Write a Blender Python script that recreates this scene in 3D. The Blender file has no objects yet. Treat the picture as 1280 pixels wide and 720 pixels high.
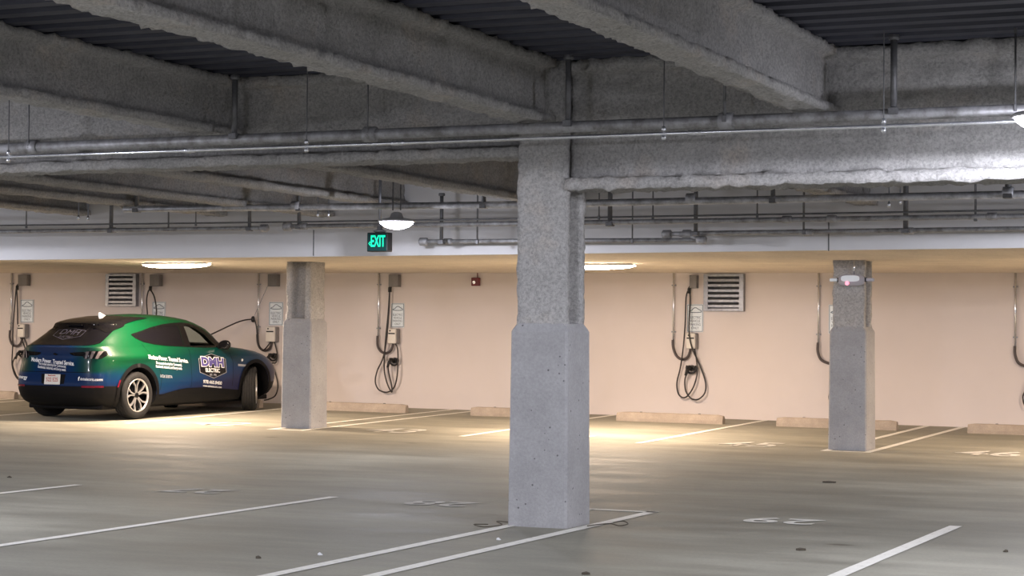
import bpy, bmesh, math, random
from mathutils import Vector, Matrix, noise
from mathutils.bvhtree import BVHTree

random.seed(7)
C = bpy.context.scene.collection
SC = bpy.context.scene
R = math.radians

# ------------------------------------------------------------------ camera
cam_data = bpy.data.cameras.new('camera')
cam_data.sensor_width = 36.0
cam_data.lens = 2480.0 / 1280.0 * 36.0
cam_data.clip_end = 200
cam = bpy.data.objects.new('camera', cam_data)
C.objects.link(cam)
yaw, pitch, roll = R(24.0), math.atan(58.3 / 2480.0), R(0.5)
fw = Vector((-math.sin(yaw) * math.cos(pitch), math.cos(yaw) * math.cos(pitch), math.sin(pitch)))
r0 = Vector((math.cos(yaw), math.sin(yaw), 0))
u0 = r0.cross(fw)
rt = r0 * math.cos(roll) + u0 * math.sin(roll)
up = -r0 * math.sin(roll) + u0 * math.cos(roll)
M = Matrix((rt, up, -fw)).transposed().to_4x4()
M.translation = Vector((0, 0, 1.48))
cam.matrix_world = M
SC.camera = cam

# ------------------------------------------------------------------ view, world
SC.view_settings.view_transform = 'Standard'
SC.view_settings.look = 'None'
SC.view_settings.exposure = 0.56
SC.view_settings.gamma = 1.0
SC.view_settings.use_curve_mapping = False
world = bpy.data.worlds.new('world')
SC.world = world
world.use_nodes = True
world.node_tree.nodes['Background'].inputs[0].default_value = (0.72, 0.72, 0.8, 1)
world.node_tree.nodes['Background'].inputs[1].default_value = 0.5

COOL = (0.87, 0.885, 1.0)
WARM = (1.0, 0.755, 0.57)
COOL_W = 700.0
LAMP_SIGN = -1.0
WARM_W = 205.0
# positions of the round lamps hung over the drive aisle and the near bay: x, y, height of the lens rim, power
ROUND_LAMPS = [(-2.05, 13.0, 2.92, 0.52), (-10.5, 20.3, 2.78, 0.33), (-2.4, 20.3, 2.78, 0.48), (-18.9, 20.3, 2.78, 0.32), (-11.3, 12.0, 2.91, 0.7),
               (-5.2, 5.4, 2.91, 1.4), (-19.4, 12.6, 2.91, 1.0), (3.0, 8.5, 2.91, 1.5), (-12.6, 4.6, 2.91, 1.2)]  # last one is unseen, added to brighten the front of the central pillar
# long lamps under the low slab
LONG_LAMPS = [(-16.75, 25.2), (-10.25, 25.9), (-2.1, 25.9), (-24.9, 25.6)]

# ------------------------------------------------------------------ materials
def mat(name, col, rough=0.6, metal=0.0, spec=0.5):
    m = bpy.data.materials.new(name)
    m.use_nodes = True
    b = m.node_tree.nodes['Principled BSDF']
    b.inputs['Base Color'].default_value = (*col, 1)
    b.inputs['Roughness'].default_value = rough
    b.inputs['Metallic'].default_value = metal
    b.inputs['Specular IOR Level'].default_value = spec
    return m

def nd(m, t, **kw):
    n = m.node_tree.nodes.new(t)
    for k, v in kw.items():
        setattr(n, k, v)
    return n

def ln(m, a, b):
    m.node_tree.links.new(a, b)

def bsdf(m):
    return m.node_tree.nodes['Principled BSDF']

def coord(m, scale=(1, 1, 1), kind='Object'):
    tc = nd(m, 'ShaderNodeTexCoord')
    mp = nd(m, 'ShaderNodeMapping')
    mp.inputs['Scale'].default_value = scale
    ln(m, tc.outputs[kind], mp.inputs['Vector'])
    return mp.outputs['Vector']

def noise_tex(m, vec, scale, detail=4, rough=0.6):
    n = nd(m, 'ShaderNodeTexNoise')
    n.inputs['Scale'].default_value = scale
    n.inputs['Detail'].default_value = detail
    n.inputs['Roughness'].default_value = rough
    ln(m, vec, n.inputs['Vector'])
    return n.outputs['Fac']

def ramp(m, fac, stops):
    r = nd(m, 'ShaderNodeValToRGB')
    e = r.color_ramp.elements
    while len(e) < len(stops):
        e.new(0.5)
    for el, (p, c) in zip(e, stops):
        el.position = p
        el.color = (*c, 1) if len(c) == 3 else c
    ln(m, fac, r.inputs['Fac'])
    return r.outputs['Color']

def mixc(m, fac, a, b, mode='MIX'):
    x = nd(m, 'ShaderNodeMix', data_type='RGBA', blend_type=mode)
    for s, v in ((x.inputs[0], fac), (x.inputs[6], a), (x.inputs[7], b)):
        if hasattr(v, 'is_linked'):
            ln(m, v, s)
        elif isinstance(v, (int, float)):
            s.default_value = v
        else:
            s.default_value = (*v, 1)
    return x.outputs[2]

def math_n(m, op, a, b=0.0, clamp=False):
    x = nd(m, 'ShaderNodeMath', operation=op, use_clamp=clamp)
    for s, v in ((x.inputs[0], a), (x.inputs[1], b)):
        if hasattr(v, 'is_linked'):
            ln(m, v, s)
        else:
            s.default_value = v
    return x.outputs[0]

def smooth(m, v, a, b):
    x = nd(m, 'ShaderNodeMapRange', interpolation_type='SMOOTHSTEP')
    ln(m, v, x.inputs['Value'])
    x.inputs['From Min'].default_value = a
    x.inputs['From Max'].default_value = b
    return x.outputs['Result']

def bump(m, h, strength=0.5, dist=0.02):
    b = nd(m, 'ShaderNodeBump')
    b.inputs['Strength'].default_value = strength
    b.inputs['Distance'].default_value = dist
    ln(m, h, b.inputs['Height'])
    ln(m, b.outputs['Normal'], bsdf(m).inputs['Normal'])

def emis(name, col, strength):
    m = mat(name, (0.8, 0.8, 0.8))
    b = bsdf(m)
    b.inputs['Emission Color'].default_value = (*col, 1)
    b.inputs['Emission Strength'].default_value = strength
    return m

# floor concrete
m_floor = mat('floor_concrete', (0.3, 0.29, 0.27), 0.55, spec=0.22)
v = coord(m_floor)
vs = coord(m_floor, (0.35, 1.0, 1.0))
big = noise_tex(m_floor, vs, 0.55, 5, 0.6)
mid = noise_tex(m_floor, vs, 2.2, 5, 0.65)
fine = noise_tex(m_floor, v, 38.0, 4, 0.7)
c1 = ramp(m_floor, big, [(0.30, (0.235, 0.225, 0.184)), (0.52, (0.295, 0.284, 0.234)), (0.72, (0.35, 0.338, 0.28))])
c2 = ramp(m_floor, mid, [(0.32, (0.80, 0.80, 0.79)), (0.62, (1.06, 1.06, 1.05))])
c3 = ramp(m_floor, fine, [(0.3, (0.9, 0.9, 0.9)), (0.7, (1.06, 1.06, 1.06))])
cc = mixc(m_floor, 1.0, mixc(m_floor, 1.0, c1, c2, 'MULTIPLY'), c3, 'MULTIPLY')
vo = nd(m_floor, 'ShaderNodeTexVoronoi')
vo.inputs['Scale'].default_value = 0.9
ln(m_floor, coord(m_floor, (0.6, 1.0, 1.0)), vo.inputs['Vector'])
spot = ramp(m_floor, vo.outputs['Distance'], [(0.03, (0.45, 0.42, 0.38)), (0.075, (1, 1, 1))])
cc = mixc(m_floor, 0.8, cc, spot, 'MULTIPLY')
ln(m_floor, cc, bsdf(m_floor).inputs['Base Color'])
ln(m_floor, ramp(m_floor, mid, [(0.3, (0.55,) * 3), (0.7, (0.8,) * 3)]), bsdf(m_floor).inputs['Roughness'])
bump(m_floor, fine, 0.12, 0.01)

def concrete(name, col, pits=True, scale=1.0, stain=0.5):
    m = mat(name, col, 0.85, spec=0.3)
    v = coord(m)
    a = noise_tex(m, v, 3.0 * scale, 5, 0.65)
    b = noise_tex(m, v, 45.0 * scale, 3, 0.7)
    lo = tuple(x * (1 - 0.35 * stain) for x in col)
    hi = tuple(min(1, x * (1 + 0.18 * stain)) for x in col)
    c = ramp(m, a, [(0.3, lo), (0.7, hi)])
    c = mixc(m, 1.0, c, ramp(m, b, [(0.3, (0.86,) * 3), (0.7, (1.06,) * 3)]), 'MULTIPLY')
    if pits:
        vo = nd(m, 'ShaderNodeTexVoronoi')
        vo.inputs['Scale'].default_value = 17.0 * scale
        ln(m, v, vo.inputs['Vector'])
        gate = noise_tex(m, v, 6.0 * scale, 2)
        p = math_n(m, 'ADD', vo.outputs['Distance'], ramp(m, gate, [(0.36, (0.3,) * 3), (0.56, (0.0,) * 3)]))
        pit = ramp(m, p, [(0.09, (0.35,) * 3), (0.17, (1,) * 3)])
        c = mixc(m, 1.0, c, pit, 'MULTIPLY')
    ln(m, c, bsdf(m).inputs['Base Color'])
    bump(m, b, 0.25, 0.01)
    return m

m_conc = concrete('cast_concrete', (0.40, 0.395, 0.40))
m_stop = concrete('wheel_stop_concrete', (0.42, 0.355, 0.295), False, 1.5)
m_slab = concrete('slab_underside', (0.76, 0.67, 0.56), False, 0.5, 0.35)

m_fire = mat('fireproofing', (0.32, 0.31, 0.29), 1.0, spec=0.1)
v = coord(m_fire)
a = noise_tex(m_fire, v, 2.2, 4, 0.6)
b = noise_tex(m_fire, v, 42.0, 5, 0.8)
c_ = ramp(m_fire, a, [(0.3, (0.50, 0.49, 0.475)), (0.55, (0.59, 0.575, 0.56)), (0.75, (0.64, 0.585, 0.53))])
c_ = mixc(m_fire, 1.0, c_, ramp(m_fire, b, [(0.34, (0.62,) * 3), (0.58, (1.1,) * 3)]), 'MULTIPLY')
ln(m_fire, c_, bsdf(m_fire).inputs['Base Color'])
bump(m_fire, b, 0.9, 0.03)

m_wall = mat('painted_wall', (0.74, 0.70, 0.655), 0.7, spec=0.25)
v = coord(m_wall)
a = noise_tex(m_wall, v, 0.5, 4, 0.6)
b = noise_tex(m_wall, v, 30, 3, 0.6)
c_ = ramp(m_wall, a, [(0.3, (0.68, 0.62, 0.60)), (0.7, (0.75, 0.685, 0.67))])
ln(m_wall, c_, bsdf(m_wall).inputs['Base Color'])
bump(m_wall, b, 0.1, 0.005)

m_fascia = mat('painted_fascia', (0.66, 0.655, 0.67), 0.75, spec=0.2)
v = coord(m_fascia)
a = noise_tex(m_fascia, v, 0.8, 4, 0.6)
ln(m_fascia, ramp(m_fascia, a, [(0.3, (0.76, 0.755, 0.765)), (0.7, (0.83, 0.825, 0.84))]), bsdf(m_fascia).inputs['Base Color'])

m_deck = mat('steel_deck', (0.17, 0.175, 0.205), 0.55, 0.35)
v = coord(m_deck, (0.3, 1, 1))
a = noise_tex(m_deck, v, 3, 4)
ln(m_deck, ramp(m_deck, a, [(0.3, (0.045, 0.047, 0.064)), (0.7, (0.085, 0.088, 0.115))]), bsdf(m_deck).inputs['Base Color'])

def metal_mottled(name, lo, hi, rough, metal, sc=12):
    m = mat(name, hi, rough, metal)
    a = noise_tex(m, coord(m), sc, 4, 0.7)
    ln(m, ramp(m, a, [(0.35, lo), (0.65, hi)]), bsdf(m).inputs['Base Color'])
    return m

m_galv = metal_mottled('galvanised_conduit', (0.74, 0.76, 0.80), (0.88, 0.90, 0.94), 0.25, 0.8)
m_pipe = metal_mottled('dusty_pipe', (0.22, 0.215, 0.21), (0.46, 0.46, 0.48), 0.5, 0.3, 9)
m_pipe_light = metal_mottled('galvanised_pipe', (0.36, 0.36, 0.38), (0.68, 0.69, 0.73), 0.4, 0.35, 8)
m_strut = metal_mottled('grey_strut', (0.14, 0.14, 0.145), (0.22, 0.22, 0.23), 0.55, 0.4)
m_alu = metal_mottled('mill_aluminium', (0.25, 0.26, 0.29), (0.36, 0.37, 0.41), 0.4, 0.6)
m_black = mat('black_plastic', (0.012, 0.012, 0.013), 0.45)
m_rubber = metal_mottled('tyre_rubber', (0.006, 0.006, 0.0065), (0.013, 0.013, 0.0135), 0.9, 0.0, 30)
m_cable = mat('black_cable', (0.028, 0.024, 0.024), 0.5)
m_whip = mat('flexible_conduit', (0.07, 0.055, 0.055), 0.5)
m_grey_box = metal_mottled('grey_enclosure', (0.20, 0.19, 0.19), (0.24, 0.23, 0.235), 0.5, 0.1, 6)
m_white_pl = metal_mottled('white_plastic', (0.74, 0.70, 0.64), (0.82, 0.79, 0.74), 0.45, 0.0, 5)
m_sign = metal_mottled('sign_white_glow_tint', (0.80, 0.88, 0.95), (0.84, 0.92, 0.98), 0.3, 0.0, 5)  # blue tint in the white stands in for the signs' retroreflected glow
m_sign_ink = mat('sign_ink', (0.10, 0.15, 0.22), 0.5)
m_paint = mat('stripe_paint', (0.68, 0.66, 0.60), 0.7)
a = noise_tex(m_paint, coord(m_paint), 14, 5, 0.7)
ln(m_paint, ramp(m_paint, a, [(0.30, (0.55, 0.53, 0.47)), (0.45, (0.80, 0.78, 0.71)), (0.75, (0.86, 0.84, 0.77))]), bsdf(m_paint).inputs['Base Color'])
m_worn = mat('worn_paint', (0.55, 0.53, 0.48), 0.8)
a = noise_tex(m_worn, coord(m_worn), 9, 5, 0.75)
ln(m_worn, ramp(m_worn, a, [(0.33, (0.36, 0.35, 0.31)), (0.55, (0.64, 0.62, 0.57))]), bsdf(m_worn).inputs['Base Color'])
m_red = mat('alarm_red', (0.14, 0.005, 0.012), 0.4)
m_housing = mat('lamp_housing', (0.62, 0.62, 0.63), 0.5, 0.1)
m_lens_cool = emis('cool_lens', COOL, 14.0)
m_lens_warm = emis('warm_lens', (1.0, 0.83, 0.62), 70.0)
m_exit = emis('exit_green', (0.0, 0.85, 0.42), 0.95)
bsdf(m_exit).inputs['Base Color'].default_value = (0, 0.3, 0.15, 1)
m_exit_face = mat('exit_face', (0.006, 0.035, 0.035), 0.15)
m_clear = mat('clear_cover', (0.42, 0.42, 0.48), 0.12)
m_pink = emis('pink_indicator', (1.0, 0.12, 0.28), 0.8)
m_leaf = mat('dry_leaf', (0.085, 0.07, 0.05), 0.9)
m_scrap = mat('paper_scrap', (0.75, 0.75, 0.75), 0.7)

# ------------------------------------------------------------------ mesh helpers
def finish(name, bm, material, parent=None, smooth_shade=False, loc=None):
    me = bpy.data.meshes.new(name)
    bmesh.ops.recalc_face_normals(bm, faces=bm.faces)
    bm.to_mesh(me)
    bm.free()
    for mm in (material if isinstance(material, (list, tuple)) else [material]):
        me.materials.append(mm)
    if smooth_shade:
        me.polygons.foreach_set('use_smooth', [True] * len(me.polygons))
    o = bpy.data.objects.new(name, me)
    C.objects.link(o)
    if parent is not None:
        o.parent = parent
    if loc is not None:
        o.location = loc
    return o

def tag(o, label=None, cat=None, group=None, kind=None):
    if label:
        o['label'] = label
    if cat:
        o['category'] = cat
    if group:
        o['group'] = group
    if kind:
        o['kind'] = kind
    return o

def thing(name, label, cat, loc=(0, 0, 0), rot=(0, 0, 0), group=None):
    o = bpy.data.objects.new(name, None)
    o.empty_display_size = 0.1
    C.objects.link(o)
    o.location = loc
    o.rotation_euler = rot
    return tag(o, label, cat, group)

def box(bm, c, s, bevel=0.0, rotz=0.0):
    r = bmesh.ops.create_cube(bm, size=1.0)
    vs = r['verts']
    for v in vs:
        v.co = Vector((v.co.x * s[0], v.co.y * s[1], v.co.z * s[2]))
    if bevel > 0:
        es = list({e for v in vs for e in v.link_edges})
        rb = bmesh.ops.bevel(bm, geom=es, offset=bevel, segments=2, affect='EDGES', profile=0.6)
        vs = list({v for f in rb['faces'] for v in f.verts} | {v for v in vs if v.is_valid})
    m = Matrix.Translation(Vector(c)) @ Matrix.Rotation(rotz, 4, 'Z')
    for v in vs:
        v.co = m @ v.co
    return vs

def tube(bm, pts, rad, n=8, caps=True):
    pts = [Vector(p) for p in pts]
    rads = rad if isinstance(rad, (list, tuple)) else [rad] * len(pts)
    rings = []
    prev = None
    for i, p in enumerate(pts):
        d = (pts[min(i + 1, len(pts) - 1)] - pts[max(i - 1, 0)]).normalized()
        if prev is None:
            ref = Vector((0, 0, 1)) if abs(d.z) < 0.9 else Vector((1, 0, 0))
            x = d.cross(ref).normalized()
        else:
            x = (prev - d * prev.dot(d)).normalized()
        prev = x
        y = d.cross(x)
        rings.append([bm.verts.new(p + (x * math.cos(2 * math.pi * k / n) + y * math.sin(2 * math.pi * k / n)) * rads[i]) for k in range(n)])
    for a, b in zip(rings, rings[1:]):
        for k in range(n):
            bm.faces.new((a[k], a[(k + 1) % n], b[(k + 1) % n], b[k]))
    if caps:
        bm.faces.new(rings[0][::-1])
        bm.faces.new(rings[-1])

def lathe(bm, prof, axis='Z', n=32, c=(0, 0, 0)):
    """prof: list of (radius, height)"""
    c = Vector(c)
    rings = []
    for r, h in prof:
        ring = []
        for k in range(n):
            t = 2 * math.pi * k / n
            if axis == 'Z':
                p = Vector((r * math.cos(t), r * math.sin(t), h))
            elif axis == 'X':
                p = Vector((h, r * math.cos(t), r * math.sin(t)))
            else:
                p = Vector((r * math.cos(t), h, r * math.sin(t)))
            ring.append(bm.verts.new(c + p))
        rings.append(ring)
    for a, b in zip(rings, rings[1:]):
        for k in range(n):
            bm.faces.new((a[k], a[(k + 1) % n], b[(k + 1) % n], b[k]))
    bm.faces.new(rings[0][::-1])
    bm.faces.new(rings[-1])

def prism(bm, poly, t0, t1, axis='Y'):
    """poly of 2-D points extruded: axis Y -> poly is (x,z); X -> (y,z); Z -> (x,y)"""
    def P3(a, b, t):
        return {'Y': (a, t, b), 'X': (t, a, b), 'Z': (a, b, t)}[axis]
    A = [bm.verts.new(P3(a, b, t0)) for a, b in poly]
    B = [bm.verts.new(P3(a, b, t1)) for a, b in poly]
    n = len(poly)
    for k in range(n):
        bm.faces.new((A[k], A[(k + 1) % n], B[(k + 1) % n], B[k]))
    bm.faces.new(A[::-1])
    bm.faces.new(B)

def spline(pts, per=6):
    pts = [Vector(p) for p in pts]
    out = []
    n = len(pts)
    for i in range(n - 1):
        p0, p1, p2, p3 = pts[max(i - 1, 0)], pts[i], pts[i + 1], pts[min(i + 2, n - 1)]
        for k in range(per):
            t = k / per
            out.append(0.5 * ((2 * p1) + (p2 - p0) * t + (2 * p0 - 5 * p1 + 4 * p2 - p3) * t * t + (3 * p1 - p0 - 3 * p2 + p3) * t ** 3))
    out.append(pts[-1])
    return out

def text_mesh(body, size, align='CENTER', bold=0.0, extrude=0.0, xscale=1.0):
    cu = bpy.data.curves.new('text_source', 'FONT')
    cu.body = body
    cu.size = size
    cu.align_x = align
    cu.align_y = 'CENTER'
    cu.offset = bold
    cu.extrude = extrude
    cu.resolution_u = 3
    ob = bpy.data.objects.new('text_source', cu)
    C.objects.link(ob)
    dg = bpy.context.evaluated_depsgraph_get()
    me = bpy.data.meshes.new_from_object(ob.evaluated_get(dg))
    bm = bmesh.new()
    bm.from_mesh(me)
    bpy.data.objects.remove(ob)
    bpy.data.curves.remove(cu)
    bpy.data.meshes.remove(me)
    for v in bm.verts:
        v.co.x *= xscale
    return bm

def lerp_table(tab, x):
    if x <= tab[0][0]:
        return tab[0][1]
    for (a, fa), (b, fb) in zip(tab, tab[1:]):
        if x <= b:
            return fa + (fb - fa) * (x - a) / (b - a)
    return tab[-1][1]

def rough_disp(p, amp):
    return amp * (0.9 * noise.noise(p * 11.0) + 1.1 * noise.noise(p * 23.0) + 0.5 * noise.noise(p * 3.1))

def sprayed(name, section, a, b, parent, step=0.045, amp=0.018, du=0.04, material=None):
    """closed 2-D section (side, up) swept from a to b, roughened like sprayed fireproofing"""
    a, b = Vector(a), Vector(b)
    d = (b - a)
    L = d.length
    d.normalize()
    side = d.cross(Vector((0, 0, 1))) if abs(d.z) < 0.9 else Vector((1, 0, 0))
    upv = Vector((0, 0, 1)) if abs(d.z) < 0.9 else Vector((0, 1, 0))
    pts = []
    n = len(section)
    for i in range(n):
        p, q = Vector(section[i]), Vector(section[(i + 1) % n])
        k = max(1, int(round((q - p).length / du)))
        e = (q - p).normalized()
        for j in range(k):
            pts.append((p + (q - p) * j / k, Vector((e.y, -e.x))))
    m = len(pts)
    nrm = []
    for i in range(m):
        nn = pts[i][1] + pts[i - 1][1]
        nrm.append(nn.normalized() if nn.length > 1e-4 else pts[i][1])
    steps = max(1, int(round(L / step)))
    off = Vector(parent.location) if parent is not None else Vector()
    bm = bmesh.new()
    rings = []
    for s in range(steps + 1):
        base = a + d * (L * s / steps)
        ring = []
        for (p, _), nn in zip(pts, nrm):
            w = base + side * p.x + upv * p.y
            h = rough_disp(w + off, amp)
            ring.append(bm.verts.new(w + (side * nn.x + upv * nn.y) * h))
        rings.append(ring)
    for r1, r2 in zip(rings, rings[1:]):
        for k in range(m):
            bm.faces.new((r1[k], r1[(k + 1) % m], r2[(k + 1) % m], r2[k]))
    bm.faces.new(rings[0][::-1])
    bm.faces.new(rings[-1])
    return finish(name, bm, material or m_fire, parent, True)

def h_section(w, dep, tf, tw):
    """I outline, side x up, bottom at 0, counter-clockwise so that normals point out"""
    h = w / 2
    t = tw / 2
    return [(-h, 0), (h, 0), (h, tf), (t, tf + 0.02), (t, dep - tf - 0.02), (h, dep - tf), (h, dep), (-h, dep), (-h, dep - tf), (-t, dep - tf - 0.02), (-t, tf + 0.02), (-h, tf)]

# ------------------------------------------------------------------ the setting
def zf(x, y):
    xc = max(-34.0, min(4.0, x))
    a24 = 0.05 - 0.0065 * (xc + 6.1)
    a30 = 0.13 - 0.008 * (xc + 6.1)
    if y <= 17.5:
        return 0.0
    if y <= 24.7:
        t = (y - 17.5) / 7.2
        return a24 * t
    return a24 + (a30 - a24) * (y - 24.7) / 5.8

bm = bmesh.new()
xs = [-46 + 2 * i for i in range(31)]
ys = [-10, -4, 2, 8, 13, 17.5] + [17.5 + 0.9 * i for i in range(1, 9)] + [24.7 + 0.97 * i for i in range(1, 7)] + [30.9]
grid = [[bm.verts.new((x, y, zf(x, y))) for x in xs] for y in ys]
for r1, r2 in zip(grid, grid[1:]):
    for k in range(len(xs) - 1):
        bm.faces.new((r1[k], r1[k + 1], r2[k + 1], r2[k]))
low = [bm.verts.new((x, y, -0.3)) for x, y in ((-46, -10), (14, -10), (14, 30.9), (-46, 30.9))]
bm.faces.new(low[::-1])
floor = finish('floor', bm, m_floor)
tag(floor, 'grey stained concrete garage floor with white stall lines', kind='structure')

def stripe(x0, y0, x1, y1, w=0.1, material=None):
    p, q = Vector((x0, y0, 0)), Vector((x1, y1, 0))
    d = q - p
    n = max(1, int(d.length / 0.5))
    s = Vector((-d.y, d.x, 0)).normalized() * w / 2
    bm = bmesh.new()
    rows = []
    for i in range(n + 1):
        c = p + d * i / n
        jit = 0.006 * noise.noise(c * 3.0)
        row = []
        for sg in (-1, 1):
            e = c + s * (sg * (1 + jit * 10))
            row.append(bm.verts.new((e.x, e.y, zf(e.x, e.y) + 0.004)))
        rows.append(row)
    for a, b in zip(rows, rows[1:]):
        bm.faces.new((a[0], a[1], b[1], b[0]))
    return finish('stall_stripe', bm, material or m_paint, floor)

# near row
for x in (-11.55, -8.75, -3.165):
    stripe(x, 3.0, x, 15.75)
stripe(-14.3, 3.0, -14.3, 15.75)
stripe(-0.4, 3.0, -0.4, 15.75)
stripe(-6.26, 3.0, -6.26, 14.2)
stripe(-6.26, 14.66, -6.26, 15.70)
stripe(-5.70, 3.0, -5.70, 15.80)
stripe(-6.30, 15.72, -5.66, 15.72)
# far row
for x in (-9.08, -11.65, -17.12, -19.9):
    stripe(x, 24.5, x - 0.05, 30.42, material=m_paint)
for a, b in ((-6.02, -6.56), (-14.12, -14.62), (-22.3, -22.8)):
    stripe(a, 24.5, a, 30.42)
    stripe(b, 24.5, b, 30.42)
    stripe(b - 0.05, 24.45, a + 0.05, 24.45)
stripe(-3.35, 24.5, -3.35, 30.42)

def stall_number(txt, x, y, size, flip, material, ys=1.0):
    bm = text_mesh(txt, size, bold=0.012)
    rot = Matrix.Rotation(math.pi if flip else 0, 4, 'Z')
    for v in bm.verts:
        v.co.y *= ys
        q = rot @ v.co
        X, Y = q.x + x, q.y + y
        v.co = Vector((X, Y, zf(X, Y) + 0.005))
    finish('stall_number', bm, material, floor)

stall_number('29', -4.50, 15.50, 0.62, True, m_paint)
stall_number('28', -7.60, 15.60, 0.62, True, m_worn)
stall_number('27', -10.16, 15.72, 0.62, True, m_worn)
for t_, x_ in (('45', -7.72), ('46', -4.62), ('44', -10.4), ('43', -12.95), ('42', -15.85)):
    stall_number(t_, x_, 25.05, 0.82, False, m_worn, 1.4)

# back wall with a slight fall of its head
def wall_head(x):
    return 2.483 - 0.0045 * (x + 6.0)

bm = bmesh.new()
fr = [(x, wall_head(x)) for x in (-46, -30, -18, -6, 6, 14)]
vb = [[bm.verts.new((x, y, z)) for x, _ in fr] for y, z in ((30.5, -0.4), (30.9, -0.4))]
vt = [[bm.verts.new((x, y, h + 0.25)) for x, h in fr] for y in (30.5, 30.9)]
for a, b in ((vb[0], vt[0]), (vt[0], vt[1]), (vt[1], vb[1]), (vb[1], vb[0])):
    for k in range(len(fr) - 1):
        bm.faces.new((a[k], a[k + 1], b[k + 1], b[k]))
wall = finish('wall_back', bm, m_wall)
tag(wall, 'long off-white painted back wall behind the charging bays', kind='structure')

# low slab over the charging bays
FY = 22.8
def fascia_low(x):
    return lerp_table([(-40, 2.43), (-18.0, 2.475), (-10.2, 2.488), (-3.8, 2.51), (14, 2.53)], x)

def slab_mid(x):
    return 2.462 - 0.0053 * (x + 6.4)

bm = bmesh.new()
xs2 = [-46, -34, -24, -18, -14, -10, -6, -2, 4, 14]
rows = [[bm.verts.new((x, FY, fascia_low(x))) for x in xs2],
        [bm.verts.new((x, 24.5, slab_mid(x))) for x in xs2],
        [bm.verts.new((x, 30.55, wall_head(x))) for x in xs2],
        [bm.verts.new((x, 30.55, 2.95)) for x in xs2],
        [bm.verts.new((x, FY, 2.95)) for x in xs2]]
for i in range(5):
    a, b = rows[i], rows[(i + 1) % 5]
    for k in range(len(xs2) - 1):
        bm.faces.new((a[k], a[k + 1], b[k + 1], b[k]))
slab = finish('ceiling', bm, m_slab)
tag(slab, 'low tan concrete slab over the charging bays', kind='structure')

bm = bmesh.new()
rows = [[bm.verts.new((x, y, z if z else fascia_low(x) - 0.003)) for x in xs2] for y, z in ((FY - 0.12, 0), (FY, 0), (FY, 3.72), (FY - 0.12, 3.72))]
for i in range(4):
    a, b = rows[i], rows[(i + 1) % 4]
    for k in range(len(xs2) - 1):
        bm.faces.new((a[k], a[k + 1], b[k + 1], b[k]))
fascia = finish('trim_1', bm, m_fascia)
tag(fascia, 'pale painted concrete band above the low slab edge', kind='structure')
for x in (-12.95, -6.05):
    bm = bmesh.new()
    box(bm, (x, FY - 0.121, 2.66), (0.014, 0.006, 0.34))
    finish('joint', bm, m_strut, fascia)

# steel deck
bm = bmesh.new()
prof = []
y = -10.0
while y < FY - 0.2:
    prof += [(y, 3.6), (y + 0.135, 3.6), (y + 0.165, 3.675), (y + 0.275, 3.675)]
    y += 0.305
prof.append((y, 3.6))
A = [bm.verts.new((-46, a, b)) for a, b in prof]
B = [bm.verts.new((14, a, b)) for a, b in prof]
for k in range(len(prof) - 1):
    bm.faces.new((A[k], B[k], B[k + 1], A[k + 1]))
t = [bm.verts.new(p) for p in ((-46, -10, 3.82), (14, -10, 3.82), (14, y, 3.82), (-46, y, 3.82))]
bm.faces.new(t)
bm.faces.new((A[0], B[0], t[1], t[0]))
bm.faces.new((A[-1], B[-1], t[2], t[3]))
deck = finish('ceiling', bm, m_deck)
tag(deck, 'dark ribbed steel deck overhead', kind='structure')

# ------------------------------------------------------------------ beams and girders
def beam(label, x, y0, y1, zb, w=0.25, top=3.597, skew=0.0):
    t = thing('steel_beam', label, 'beam', (x, y0, zb), group='fireproofed ceiling beams')
    sprayed('sprayed_steel', h_section(w, top - zb, 0.06, 0.07), (skew, 0, 0), (0, y1 - y0, 0), t)

beam('sprayed beam overhead that meets the central pillar', -6.0, 1.0, 14.0, 3.10, skew=0.16)
beam('sprayed beam overhead to the right of the central pillar', -3.83, 1.0, 14.2, 3.10, skew=0.15)
beam('sprayed beam overhead at upper left, first left of the pillar', -8.92, 1.0, 14.2, 3.11, skew=0.12)
beam('sprayed beam overhead at far left corner of the near bay', -11.7, 2.0, 14.2, 3.11)
beam('sprayed beam overhead at far right corner of the near bay', -1.4, 1.0, 14.2, 3.10)
for x, z, l in ((-9.3, 3.04, 'sprayed aisle beam ending just left behind the central pillar'),
                (-11.65, 3.10, 'sprayed aisle beam ending above the round pendant lamp'),
                (-12.75, 3.00, 'sprayed aisle beam ending above the exit sign'),
                (-14.4, 3.04, 'sprayed aisle beam second from the far left'),
                (-16.6, 3.08, 'leftmost sprayed aisle beam ending above the car'),
                (-5.6, 3.02, 'sprayed aisle beam seen right of the central pillar')):
    beam(l, x, 14.5, FY - 0.13, z)
t = thing('steel_girder', 'shallow sprayed girder running left from the central pillar', 'girder', (-5.95, 14.3, 2.87))
sprayed('sprayed_steel', h_section(0.36, 0.725, 0.075, 0.12), (-0.2, 0, 0), (-24, 0, 0), t, step=0.05, amp=0.02)
t = thing('steel_girder', 'deep sprayed girder running right from the central pillar', 'girder', (-5.95, 14.3, 2.60))
sprayed('sprayed_steel', h_section(0.40, 0.995, 0.08, 0.16), (0.1, 0, 0), (17, 0, 0), t, step=0.045, amp=0.02)

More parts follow.
